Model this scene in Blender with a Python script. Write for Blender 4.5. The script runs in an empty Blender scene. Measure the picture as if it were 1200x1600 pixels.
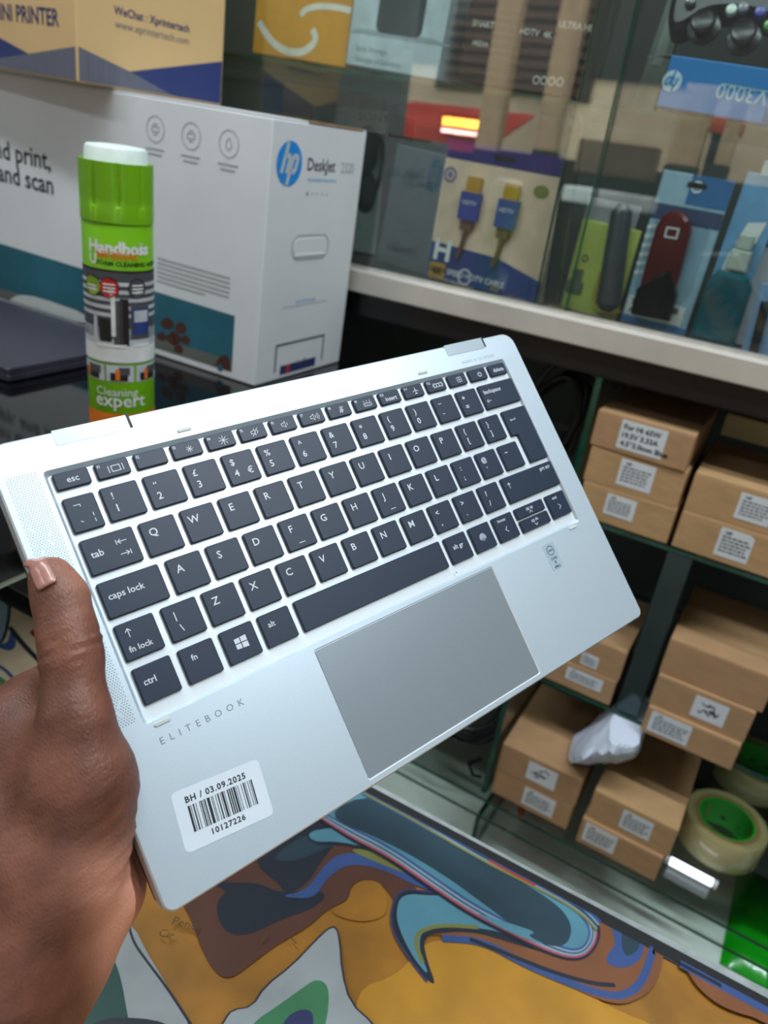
import bpy, bmesh, math, random
import numpy as np
from mathutils import Vector, Matrix

# ------------------------------------------------------------------ camera
SC = bpy.context.scene
COL = SC.collection
RX = [[0.8537, -0.3221, 0.4093], [0.5051, 0.3208, -0.8012], [0.1267, 0.8907, 0.4366]]
_q = Matrix(RX).to_quaternion().normalized()
CR = _q.to_matrix()
CAM = Vector((0, 0, 1.30))
FPX = 1180.0                      # focal length in pixels of a 1200 x 1600 picture
cd = bpy.data.cameras.new('camera')
cam = bpy.data.objects.new('camera', cd)
COL.objects.link(cam)
cd.sensor_fit = 'VERTICAL'
cd.sensor_height = 36.0
cd.sensor_width = 27.0
cd.lens = 36.0 * FPX / 1600.0
cd.clip_start = 0.01
cd.dof.use_dof = True
cd.dof.focus_distance = 0.355
cd.dof.aperture_fstop = 10.5
cam.matrix_world = Matrix.Translation(CAM) @ CR.to_4x4()
SC.camera = cam

# ------------------------------------------------------------------ world, exposure
SC.view_settings.view_transform = 'Standard'
SC.view_settings.look = 'None'
SC.view_settings.gamma = 1.0
SC.view_settings.use_curve_mapping = False
SC.view_settings.exposure = -0.95
W = bpy.data.worlds.new('overcast_sky')
SC.world = W
W.use_nodes = True
nt = W.node_tree
bg = nt.nodes['Background']
bg.inputs['Color'].default_value = (0.86, 0.94, 1.0, 1)
bg.inputs['Strength'].default_value = 8.5

# ------------------------------------------------------------------ ceiling tube lights' own light is set here
def area(name, loc, target, sx, sy, power, color):
    ld = bpy.data.lights.new(name, 'AREA')
    ld.shape = 'RECTANGLE'; ld.size = sx; ld.size_y = sy
    ld.energy = power; ld.color = color
    o = bpy.data.objects.new(name, ld); COL.objects.link(o)
    o.location = loc
    o.rotation_euler = (Vector(target) - Vector(loc)).to_track_quat('-Z', 'Y').to_euler()
    return o
TUBES = [(-0.75, 0.25, 34.0), (0.50, 0.55, 46.0), (-1.5, -0.9, 20.0)]
for tx, ty, tp in TUBES:
    area('tube_light', (tx, ty, 2.55), (tx, ty, 0), 1.2, 0.07, tp, (0.86, 0.95, 1.0))

# ------------------------------------------------------------------ helpers
def ray(px, py):
    return (CR @ Vector((px - 600.0, 800.0 - py, -FPX))).normalized()
def on_z(px, py, z):
    d = ray(px, py); return CAM + d * ((z - CAM.z) / d.z)
def on_y(px, py, y):
    d = ray(px, py); return CAM + d * ((y - CAM.y) / d.y)

WM = {}
def wmat(o):
    return WM.get(o.name, Matrix.Identity(4))
def setp(o, label=None, category=None, group=None, kind=None):
    if label: o['label'] = label
    if category: o['category'] = category
    if group: o['group'] = group
    if kind: o['kind'] = kind
def thing(name, loc=(0, 0, 0), label=None, category=None, group=None, m=None, kind=None):
    o = bpy.data.objects.new(name, None); COL.objects.link(o)
    M = m if m is not None else Matrix.Translation(Vector(loc))
    o.matrix_world = M
    o.empty_display_size = 0.02
    WM[o.name] = M.copy()
    setp(o, label, category, group, kind)
    return o

class Frame:
    """a plane: origin O, unit axes X and Y, normal N"""
    def __init__(s, O, X, Y):
        s.O = Vector(O); s.X = Vector(X).normalized(); s.Y = Vector(Y).normalized()
        s.N = s.X.cross(s.Y).normalized()
    def __call__(s, a, b, h=0.0):
        return s.O + s.X * a + s.Y * b + s.N * h
    def px(s, x, y):
        d = ray(x, y); k = (s.O - CAM).dot(s.N) / d.dot(s.N)
        p = CAM + d * k - s.O
        return (p.dot(s.X), p.dot(s.Y))

_gc = {}
def glyphs(txt, bold=0.0, space=1.0, res=2):
    key = (txt, bold, space, res)
    if key not in _gc:
        cu = bpy.data.curves.new('t', 'FONT')
        cu.body = txt; cu.size = 1.0; cu.resolution_u = res; cu.offset = bold; cu.space_character = space
        o = bpy.data.objects.new('t', cu)
        me = o.to_mesh()
        vs = [(v.co.x, v.co.y) for v in me.vertices]
        fs = [tuple(p.vertices) for p in me.polygons]
        o.to_mesh_clear()
        bpy.data.objects.remove(o); bpy.data.curves.remove(cu)
        xs = [v[0] for v in vs] or [0, 0]
        _gc[key] = (vs, fs, min(xs), max(xs))
    return _gc[key]

class MB:
    def __init__(s):
        s.v = []; s.f = []; s.m = []
    def add(s, verts, faces, mi=0):
        b = len(s.v)
        s.v.extend(Vector(p) for p in verts)
        for f in faces:
            s.f.append(tuple(i + b for i in f)); s.m.append(mi)
        return s
    def quad(s, a, b, c, d, mi=0):
        return s.add([a, b, c, d], [(0, 1, 2, 3)], mi)
    def obox(s, fr, a0, a1, b0, b1, h0, h1, mi=0):
        P = [fr(a, b, h) for h in (h0, h1) for (a, b) in ((a0, b0), (a1, b0), (a1, b1), (a0, b1))]
        return s.add(P, [(3, 2, 1, 0), (4, 5, 6, 7), (0, 1, 5, 4), (1, 2, 6, 5), (2, 3, 7, 6), (3, 0, 4, 7)], mi)
    def box(s, lo, hi, mi=0):
        return s.obox(Frame((0, 0, 0), (1, 0, 0), (0, 1, 0)), lo[0], hi[0], lo[1], hi[1], lo[2], hi[2], mi)
    def prism(s, fr, pts, h0, h1, mi=0, side=None, ch=0.0):
        """pts counter-clockwise in the frame; ch chamfers the upper rim inwards"""
        n = len(pts)
        c = (sum(p[0] for p in pts) / n, sum(p[1] for p in pts) / n)
        rings = [(pts, h0)]
        if ch > 0:
            rings.append((pts, h1 - ch)); rings.append((inset(pts, ch), h1))
        else:
            rings.append((pts, h1))
        V = [fr(p[0], p[1], h) for ps, h in rings for p in ps]
        F = []; k = len(rings)
        s.add(V, [tuple(reversed(range(n)))] , mi)
        b = len(s.v) - len(V)
        for r in range(k - 1):
            for i in range(n):
                j = (i + 1) % n
                s.f.append((b + r * n + i, b + r * n + j, b + (r + 1) * n + j, b + (r + 1) * n + i)); s.m.append(mi if side is None else side)
        s.f.append(tuple(b + (k - 1) * n + i for i in range(n))); s.m.append(mi)
        return s
    def poly(s, fr, pts, h=0.0, mi=0):
        A = sum(pts[i][0] * pts[(i + 1) % len(pts)][1] - pts[(i + 1) % len(pts)][0] * pts[i][1] for i in range(len(pts)))
        if A < 0: pts = pts[::-1]
        return s.add([fr(p[0], p[1], h) for p in pts], [tuple(range(len(pts)))], mi)
    def disc(s, fr, a, b, r, h=0.0, mi=0, n=20, rb=None):
        rb = rb or r
        return s.poly(fr, [(a + r * math.cos(2 * math.pi * i / n), b + rb * math.sin(2 * math.pi * i / n)) for i in range(n)], h, mi)
    def ring(s, fr, a, b, r0, r1, h=0.0, mi=0, n=20, t0=0, t1=2 * math.pi):
        P = []
        for i in range(n + 1):
            t = t0 + (t1 - t0) * i / n
            P += [fr(a + r0 * math.cos(t), b + r0 * math.sin(t), h), fr(a + r1 * math.cos(t), b + r1 * math.sin(t), h)]
        return s.add(P, [(2 * i, 2 * i + 1, 2 * i + 3, 2 * i + 2) for i in range(n)], mi)
    def stroke(s, fr, pts, w, h=0.0, mi=0, closed=False):
        P = [Vector((p[0], p[1])) for p in pts]
        n = len(P); V = []
        for i in range(n):
            a = P[i - 1] if (i > 0 or closed) else None
            b = P[(i + 1) % n] if (i < n - 1 or closed) else None
            d1 = (P[i] - a).normalized() if a is not None else (b - P[i]).normalized()
            d2 = (b - P[i]).normalized() if b is not None else d1
            n1 = Vector((-d1.y, d1.x)); n2 = Vector((-d2.y, d2.x))
            m = n1 + n2
            m = m.normalized() if m.length > 1e-6 else n1
            sc = min(1.0 / max(0.4, m.dot(n1)), 2.0)
            q = m * (w * 0.5 * sc)
            V += [fr(P[i].x + q.x, P[i].y + q.y, h), fr(P[i].x - q.x, P[i].y - q.y, h)]
        F = [(2 * i, 2 * i + 1, 2 * i + 3, 2 * i + 2) for i in range(n - 1)]
        if closed: F.append((2 * n - 2, 2 * n - 1, 1, 0))
        return s.add(V, F, mi)
    def text(s, fr, txt, a, b, size, h=0.0, mi=0, align='L', bold=0.0, sx=1.0, space=1.0, shear=0.0, rot=0.0, res=2):
        vs, fs, x0, x1 = glyphs(txt, bold, space, res)
        off = {'L': x0, 'C': (x0 + x1) / 2, 'R': x1}[align]
        c, sn = math.cos(rot), math.sin(rot)
        V = []
        for x, y in vs:
            X = (x - off + y * shear) * size * sx; Y = y * size
            V.append(fr(a + X * c - Y * sn, b + X * sn + Y * c, h))
        return s.add(V, fs, mi)
    def tube(s, pts, r, n=8, mi=0, cap=True, closed=False):
        P = [Vector(p) for p in pts]; m = len(P)
        R = r if isinstance(r, (list, tuple)) else [r] * m
        up = Vector((0.12, 0.31, 0.94)); V = []; prev = None
        for i in range(m):
            if closed: t = P[(i + 1) % m] - P[i - 1]
            else: t = P[min(i + 1, m - 1)] - P[max(i - 1, 0)]
            t = t.normalized() if t.length > 1e-9 else Vector((0, 0, 1))
            x = (prev - t * prev.dot(t)) if prev is not None else t.orthogonal()
            x = x.normalized(); y = t.cross(x); prev = x
            for k in range(n):
                a = 2 * math.pi * k / n
                V.append(P[i] + (x * math.cos(a) + y * math.sin(a)) * R[i])
        F = []
        for i in range(m if closed else m - 1):
            j = (i + 1) % m
            for k in range(n):
                l = (k + 1) % n
                F.append((i * n + k, i * n + l, j * n + l, j * n + k))
        if cap and not closed:
            F.append(tuple(reversed(range(n)))); F.append(tuple((m - 1) * n + k for k in range(n)))
        return s.add(V, F, mi)
    def lathe(s, O, prof, n=40, mi=0, rf=None, axis=None, mis=None):
        """prof: list of (r, z). rf(r, z, ang) may modulate the radius"""
        O = Vector(O); V = []
        fr = axis or Frame(O, (1, 0, 0), (0, 1, 0))
        for r, z in prof:
            for k in range(n):
                a = 2 * math.pi * k / n
                rr = rf(r, z, a) if rf else r
                V.append(fr(rr * math.cos(a), rr * math.sin(a), z))
        b = len(s.v); s.v.extend(V)
        for i in range(len(prof) - 1):
            for k in range(n):
                l = (k + 1) % n
                s.f.append((b + i * n + k, b + i * n + l, b + (i + 1) * n + l, b + (i + 1) * n + k))
                s.m.append(mis[i] if mis else mi)
        return s
    def build(s, name, mats, parent=None, smooth=False, bevel=0.0, seg=2, label=None, category=None, group=None, kind=None, loc=None, angle=35, m=None):
        """links ONE mesh object; world coordinates are turned into the parent's (or its own) frame"""
        if not isinstance(mats, (list, tuple)): mats = [mats]
        if m is not None: own = m
        elif parent is not None: own = wmat(parent)
        elif loc is not None: own = Matrix.Translation(Vector(loc))
        else:
            lo = Vector([min(p[i] for p in s.v) for i in range(3)]); hi = Vector([max(p[i] for p in s.v) for i in range(3)])
            own = Matrix.Translation(Vector(((lo.x + hi.x) / 2, (lo.y + hi.y) / 2, lo.z)))
        inv = own.inverted()
        me = bpy.data.meshes.new(name)
        me.from_pydata([inv @ p for p in s.v], [], s.f)
        for k in mats: me.materials.append(k)
        me.polygons.foreach_set('material_index', s.m)
        if smooth: me.polygons.foreach_set('use_smooth', [True] * len(me.polygons))
        me.validate(); me.update()
        o = bpy.data.objects.new(name, me); COL.objects.link(o)
        if parent is not None: o.parent = parent
        else: o.matrix_world = own
        WM[o.name] = own.copy()
        if bevel > 0:
            bm_ = o.modifiers.new('edge', 'BEVEL'); bm_.width = bevel; bm_.segments = seg; bm_.limit_method = 'ANGLE'; bm_.angle_limit = math.radians(angle)
        if smooth and angle < 180:
            try: me.set_sharp_from_angle(angle=math.radians(angle))
            except Exception: pass
        setp(o, label, category, group, kind)
        return o

def inset(pts, d):
    n = len(pts); out = []
    for i in range(n):
        a = Vector(pts[i - 1]); b = Vector(pts[i]); c = Vector(pts[(i + 1) % n])
        e1 = (b - a).normalized(); e2 = (c - b).normalized()
        n1 = Vector((-e1.y, e1.x)); n2 = Vector((-e2.y, e2.x))
        m = (n1 + n2); m = m.normalized() if m.length > 1e-6 else n1
        k = d / max(0.35, m.dot(n1))
        out.append((b.x + m.x * k, b.y + m.y * k))
    return out
def rrect(a0, b0, a1, b1, r, seg=4):
    """counter-clockwise rounded rectangle; r one radius or four (a0b0, a1b0, a1b1, a0b1)"""
    R = r if isinstance(r, (list, tuple)) else [r] * 4
    out = []
    for (cx, cy, t0), q in zip(((a0, b0, math.pi), (a1, b0, 1.5 * math.pi), (a1, b1, 0), (a0, b1, .5 * math.pi)), R):
        x = cx + q * (1 if cx == a0 else -1); y = cy + q * (1 if cy == b0 else -1)
        for i in range(seg + 1):
            t = t0 + .5 * math.pi * i / seg
            out.append((x + q * math.cos(t), y + q * math.sin(t)))
    return out
def smooth_loop(pts, it=2, closed=True):
    for _ in range(it):
        o = []; n = len(pts)
        for i in range(n if closed else n - 1):
            a = pts[i]; b = pts[(i + 1) % n]
            o += [(a[0] * .75 + b[0] * .25, a[1] * .75 + b[1] * .25), (a[0] * .25 + b[0] * .75, a[1] * .25 + b[1] * .75)]
        if not closed: o = [pts[0]] + o + [pts[-1]]
        pts = o
    return pts

# ------------------------------------------------------------------ materials
def lin(c):
    return tuple((x / 255.0 / 12.92 if x / 255.0 <= .04045 else ((x / 255.0 + .055) / 1.055) ** 2.4) for x in c)
MATS = {}
def mat(name, rgb, rough=0.5, metal=0.0, var=0.12, scale=40.0, bump=0.0, bscale=None, spec=0.5, emit=0.0, stretch=None, trans=0.0, coat=0.0, linear=False, var2=None):
    """procedural material: noise-varied base colour and optional fine relief"""
    if name in MATS: return MATS[name]
    c = rgb if linear else lin(rgb)
    m = bpy.data.materials.new(name); m.use_nodes = True
    n = m.node_tree.nodes; l = m.node_tree.links
    b = n['Principled BSDF']
    b.inputs['Roughness'].default_value = rough
    b.inputs['Metallic'].default_value = metal
    b.inputs['Specular IOR Level'].default_value = spec
    b.inputs['Coat Weight'].default_value = coat
    if trans: b.inputs['Transmission Weight'].default_value = trans
    tc = n.new('ShaderNodeTexCoord'); src = tc.outputs['Object']
    if stretch:
        mp = n.new('ShaderNodeMapping'); mp.inputs['Scale'].default_value = stretch
        l.new(src, mp.inputs['Vector']); src = mp.outputs['Vector']
    nz = n.new('ShaderNodeTexNoise'); nz.inputs['Scale'].default_value = scale; nz.inputs['Detail'].default_value = 3
    l.new(src, nz.inputs['Vector'])
    cr = n.new('ShaderNodeValToRGB')
    lo = tuple(x * (1 - var) for x in c); hi = tuple(min(1, x * (1 + var)) for x in c)
    if var2: hi = lin(var2)
    cr.color_ramp.elements[0].color = (*lo, 1); cr.color_ramp.elements[1].color = (*hi, 1)
    cr.color_ramp.elements[0].position = .3; cr.color_ramp.elements[1].position = .7
    l.new(nz.outputs['Fac'], cr.inputs['Fac']); l.new(cr.outputs['Color'], b.inputs['Base Color'])
    if bump:
        n2 = n.new('ShaderNodeTexNoise'); n2.inputs['Scale'].default_value = bscale or scale * 6; n2.inputs['Detail'].default_value = 4
        l.new(src, n2.inputs['Vector'])
        bp = n.new('ShaderNodeBump'); bp.inputs['Strength'].default_value = bump; bp.inputs['Distance'].default_value = .001
        l.new(n2.outputs['Fac'], bp.inputs['Height']); l.new(bp.outputs['Normal'], b.inputs['Normal'])
    if emit:
        l.new(cr.outputs['Color'], b.inputs['Emission Color']); b.inputs['Emission Strength'].default_value = emit
    MATS[name] = m
    return m
def glass(name, tint=(.93, .98, .96), f0=.04, rough=.0, gain=1.0, dirt=.0):
    """thin sheet glass: see-through tint and a mirror reflection that grows at grazing angles"""
    if name in MATS: return MATS[name]
    m = bpy.data.materials.new(name); m.use_nodes = True
    n = m.node_tree.nodes; l = m.node_tree.links; n.clear()
    out = n.new('ShaderNodeOutputMaterial'); mix = n.new('ShaderNodeMixShader')
    tr = n.new('ShaderNodeBsdfTransparent'); tr.inputs['Color'].default_value = (*tint, 1)
    gl = n.new('ShaderNodeBsdfGlossy'); gl.inputs['Roughness'].default_value = rough
    lw = n.new('ShaderNodeLayerWeight'); lw.inputs['Blend'].default_value = .5
    pw = n.new('ShaderNodeMath'); pw.operation = 'POWER'; pw.inputs[1].default_value = 4.0
    ma = n.new('ShaderNodeMath'); ma.operation = 'MULTIPLY_ADD'; ma.inputs[1].default_value = .9 * gain; ma.inputs[2].default_value = f0
    ma.use_clamp = True
    l.new(lw.outputs['Facing'], pw.inputs[0]); l.new(pw.outputs[0], ma.inputs[0])
    l.new(ma.outputs[0], mix.inputs['Fac']); l.new(tr.outputs[0], mix.inputs[1]); l.new(gl.outputs[0], mix.inputs[2])
    last = mix.outputs[0]
    if dirt:
        df = n.new('ShaderNodeBsdfDiffuse'); df.inputs['Color'].default_value = (.6, .65, .62, 1)
        nz = n.new('ShaderNodeTexNoise'); nz.inputs['Scale'].default_value = 9; nz.inputs['Detail'].default_value = 6
        tc = n.new('ShaderNodeTexCoord'); l.new(tc.outputs['Object'], nz.inputs['Vector'])
        k = n.new('ShaderNodeMath'); k.operation = 'MULTIPLY'; k.inputs[1].default_value = dirt
        l.new(nz.outputs['Fac'], k.inputs[0])
        m2 = n.new('ShaderNodeMixShader'); l.new(k.outputs[0], m2.inputs['Fac']); l.new(last, m2.inputs[1]); l.new(df.outputs[0], m2.inputs[2])
        last = m2.outputs[0]
    l.new(last, out.inputs['Surface'])
    MATS[name] = m
    return m

ALU = mat('aluminium_rail', (205, 199, 190), rough=.45, metal=.35, var=.06, scale=18, bump=.08)
GLASSM = glass('showcase_glass', (.94, .985, .965), f0=.085, dirt=.015)
SHELFG = glass('shelf_glass', (.955, .988, .972), f0=.05, gain=.8)
GEDGE = mat('green_glass_edge', (12, 62, 46), rough=.15, var=.35, scale=25)
BLACKR = mat('black_rubber', (18, 18, 22), rough=.55, bump=.1)
INK = mat('black_ink', (28, 28, 32), rough=.7)
INKGREY = mat('grey_ink', (120, 126, 130), rough=.7)
WHITEP = mat('white_paper', (226, 228, 230), rough=.7, var=.03)
# ------------------------------------------------------------------ the setting
def structure(name, lo, hi, m):
    return MB().box(lo, hi).build(name, m, kind='structure')
WALLM = mat('painted_wall', (150, 152, 148), rough=.8, var=.08, scale=6, bump=.1)
structure('floor', (-2.2, -1.9, -.06), (2.4, 1.72, 0), mat('floor_tiles', (150, 148, 140), rough=.4, var=.15, scale=5))
structure('wall_back', (-2.2, 1.62, 0), (2.4, 1.72, 2.7), WALLM)
structure('wall_left', (-2.3, -1.9, 0), (-2.2, 1.72, 2.7), WALLM)
structure('wall_front_sky_block', (-2.3, -1.9, 2.08), (2.5, -1.8, 2.7), WALLM)  # unseen lintel, added to hold back sky light from the shop
structure('wall_right', (2.4, -1.9, 0), (2.5, 1.72, 2.7), WALLM)
structure('ceiling', (-2.3, -1.9, 2.7), (2.5, 1.72, 2.78), mat('ceiling_board', (205, 206, 204), rough=.8, var=.04))

# the lane behind the photographer, seen only as a reflection in the showcase glass
structure('floor_street', (-9, -9, -.1), (7, -1.9, -.02), mat('street_concrete', (62, 60, 56), rough=.9, var=.2, scale=3))
structure('wall_street_lower', (-9, -6.6, 0), (7, -6.38, 1.38), mat('street_dark_stalls', (34, 29, 27), rough=.8, var=.3, scale=2))
structure('wall_street', (-9, -6.6, 1.38), (7, -6.4, 2.12), mat('street_wall_plaster', (232, 202, 166), rough=.85, var=.12, scale=3))
structure('wall_street_upper', (-9, -6.6, 2.12), (7, -6.35, 3.9), mat('street_fascia', (48, 40, 37), rough=.8, var=.25, scale=2))
TUBE = mat('lit_tube', (235, 245, 255), emit=5.0, var=.0)
for i, (tx, ty, tp) in enumerate(TUBES):
    t = thing('ceiling_light', (tx, ty, 2.58), ['white tube light on the ceiling above the showcase front', 'white tube light on the ceiling toward the right wall', 'white tube light on the ceiling near the left wall and entrance'][i], 'light')
    MB().box((tx - .63, ty - .03, 2.62), (tx + .63, ty + .03, 2.70)).build('fixture', mat('white_fixture', (225, 228, 230)), t, bevel=.004)
    MB().tube([(tx - .6, ty, 2.60), (tx + .6, ty, 2.60)], .014, 10).build('tube', TUBE, t, smooth=True)
# ------------------------------------------------------------------ the laptop (u along the long side, v towards the user, h up from the deck; mm)
LO = Vector((-0.2637, 0.1656, 1.1734))
LX = Vector((0.3280, 0.9396, 0.0984)).normalized()
LYv = Vector((0.6753, -0.1603, -0.7199)); LYv = (LYv - LX * LYv.dot(LX)).normalized()
LN = LYv.cross(LX)
SU, SV = 1.01525, 0.98475
LW, LH = 303.7, 194.9
class LapFrame:
    def __call__(s, u, v, h=0.0):
        return LO + LX * (u * SU * .001) + LYv * (v * SV * .001) + LN * (h * .001)
    def px(s, x, y, h=0.0):
        o = LO + LN * (h * .001); d = ray(x, y)
        p = CAM + d * ((o - CAM).dot(LN) / d.dot(LN)) - LO
        return (p.dot(LX) / SU * 1000, p.dot(LYv) / SV * 1000)
LF0 = LapFrame()
# counter-clockwise helper frame: second axis points to the hinge side (w = -v)
class LapW:
    def __call__(s, a, b, h=0.0): return LF0(a, -b, h)
LF = LapW()
LM = Matrix.Translation(LO) @ Matrix((LX, -LYv, LN)).transposed().to_4x4()
laptop = thing('laptop', m=LM, label='open silver laptop with black keys held up in a hand', category='laptop')

SILVER = mat('silver_aluminium', (208, 222, 233), rough=.44, metal=.6, var=.015, scale=900)
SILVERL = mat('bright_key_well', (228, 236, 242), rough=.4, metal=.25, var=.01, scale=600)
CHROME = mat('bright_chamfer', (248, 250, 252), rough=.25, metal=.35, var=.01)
PADM = mat('touchpad_glass', (158, 168, 176), rough=.33, metal=.5, var=.02, scale=900)
KEYM = mat('black_key', (25, 40, 62), rough=.46, var=.05, scale=700, bump=.04)
LEGM = mat('white_key_legend', (208, 214, 222), rough=.6, var=.02)
SLATE = mat('dark_slate_lid', (52, 58, 72), rough=.3, metal=.4, var=.05)
GREYH = mat('grey_hinge', (178, 190, 198), rough=.42, metal=.5, var=.02, scale=500)

def lap_mesh(outer, holes, h):
    """top face with holes via triangle fill, in laptop coordinates; returns verts, faces"""
    bm = bmesh.new(); edges = []
    for loop in [outer] + holes:
        vs = [bm.verts.new((p[0], p[1], 0)) for p in loop]
        edges += [bm.edges.new((vs[i], vs[(i + 1) % len(vs)])) for i in range(len(vs))]
    bmesh.ops.triangle_fill(bm, use_beauty=True, edges=edges, normal=(0, 0, 1))
    bmesh.ops.recalc_face_normals(bm, faces=bm.faces[:])
    bm.verts.index_update()
    V = [(v.co.x, v.co.y) for v in bm.verts]; F = []
    for f in bm.faces:
        ids = [v.index for v in f.verts]
        a, b, c = [V[i] for i in ids]
        if (b[0] - a[0]) * (c[1] - a[1]) - (b[1] - a[1]) * (c[0] - a[0]) < 0: ids.reverse()
        F.append(tuple(ids))
    bm.free()
    return V, F
outer = rrect(0, -LH, LW, 0, [4.5, 4.5, 8, 8], 5)
rim = inset(outer, .7)
well = rrect(17.2, -126.8, 287.9, -15.7, [1.2, 1.2, 1.6, 1.6], 2)
well_in = rrect(18.6, -125.6, 286.9, -17.9, [1, 1, 1, 1], 2)
pad = rrect(95.6, -191.9, 211.4, -128.4, 1.2, 2)
pad_in = rrect(96.0, -191.4, 211.0, -128.9, 1.0, 2)
mb = MB()
V, F = lap_mesh(rim, [well, pad], 0)
mb.add([LF(p[0], p[1], 0) for p in V], F, 0)
def band(mb, A, ha, B, hb, mi):
    n = len(A)
    mb.add([LF(p[0], p[1], ha) for p in A] + [LF(p[0], p[1], hb) for p in B], [(i, (i + 1) % n, n + (i + 1) % n, n + i) for i in range(n)], mi)
band(mb, outer, -.7, rim, 0, 0)                       # chamfered rim
band(mb, outer, -8.6, outer, -.7, 0)
bot = inset(outer, 2.2)
band(mb, bot, -9.4, outer, -8.6, 0)
mb.add([LF(p[0], p[1], -9.4) for p in bot], [tuple(reversed(range(len(bot))))], 0)
band(mb, well_in, -1.5, well, 0, 2)                  # sloping walls of the key well
mb.add([LF(p[0], p[1], -1.5) for p in well_in], [tuple(range(len(well_in)))], 1)
band(mb, pad_in, -.55, pad, 0, 3)                    # bright chamfer round the touchpad
mb.add([LF(p[0], p[1], -.55) for p in pad_in], [tuple(range(len(pad_in)))], 2)
mb.build('keyboard_deck', [SILVER, SILVERL, SILVER, CHROME], laptop)
# bottom skin and folded-back display half
mb = MB(); mb.prism(LF, rrect(.6, -194.4, 303.1, -1.0, [5, 5, 8, 8], 5), -15.6, -9.9, 0)
mb.build('display_lid', SLATE, laptop, bevel=.0009, label='dark slate display half folded flat behind the deck')
mb = MB(); mb.prism(LF, rrect(6, -189, 297, -9, 4, 4), -16.1, -15.55, 0)
mb.build('display_glass', mat('black_display_glass', (10, 11, 14), rough=.08), laptop)
for u0, u1 in ((26.2, 57.4), (247.0, 277.6)):
    mb = MB(); mb.prism(LF, rrect(u0, -6.4, u1, .5, [.8, .8, .3, .3], 2), -.6, .18, 0)
    mb.tube([LF(u0, -3.2, -4.8), LF(u1, -3.2, -4.8)], .0036, 12)
    mb.tube([LF(u0, -3.2, -11.4), LF(u1, -3.2, -11.4)], .0036, 12)
    hg = mb.build('hinge', GREYH, laptop, label='grey hinge cover at the top edge')
    MB().obox(LF, u1, u1 + 1.3, -5.8, 1.0, -.5, .20).build('gap', BLACKR, hg)
for (u, v) in ((79.9, 12.5), (223.7, 12.5), (24.0, 128.6), (280.4, 128.4)):
    mb = MB(); mb.prism(LF, rrect(u - 3.4, -v - .8, u + 3.4, -v + .8, .8, 3), 0, .55, 0, ch=.2)
    mb.build('rubber_foot', mat('pale_rubber', (196, 200, 198), rough=.6), laptop)
mb = MB(); mb.prism(LF, inset(pad_in, .25), -.5, -.12, 0, ch=.1); mb.build('touchpad', PADM, laptop, label='grey glass touchpad with a bright chamfer')

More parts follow.
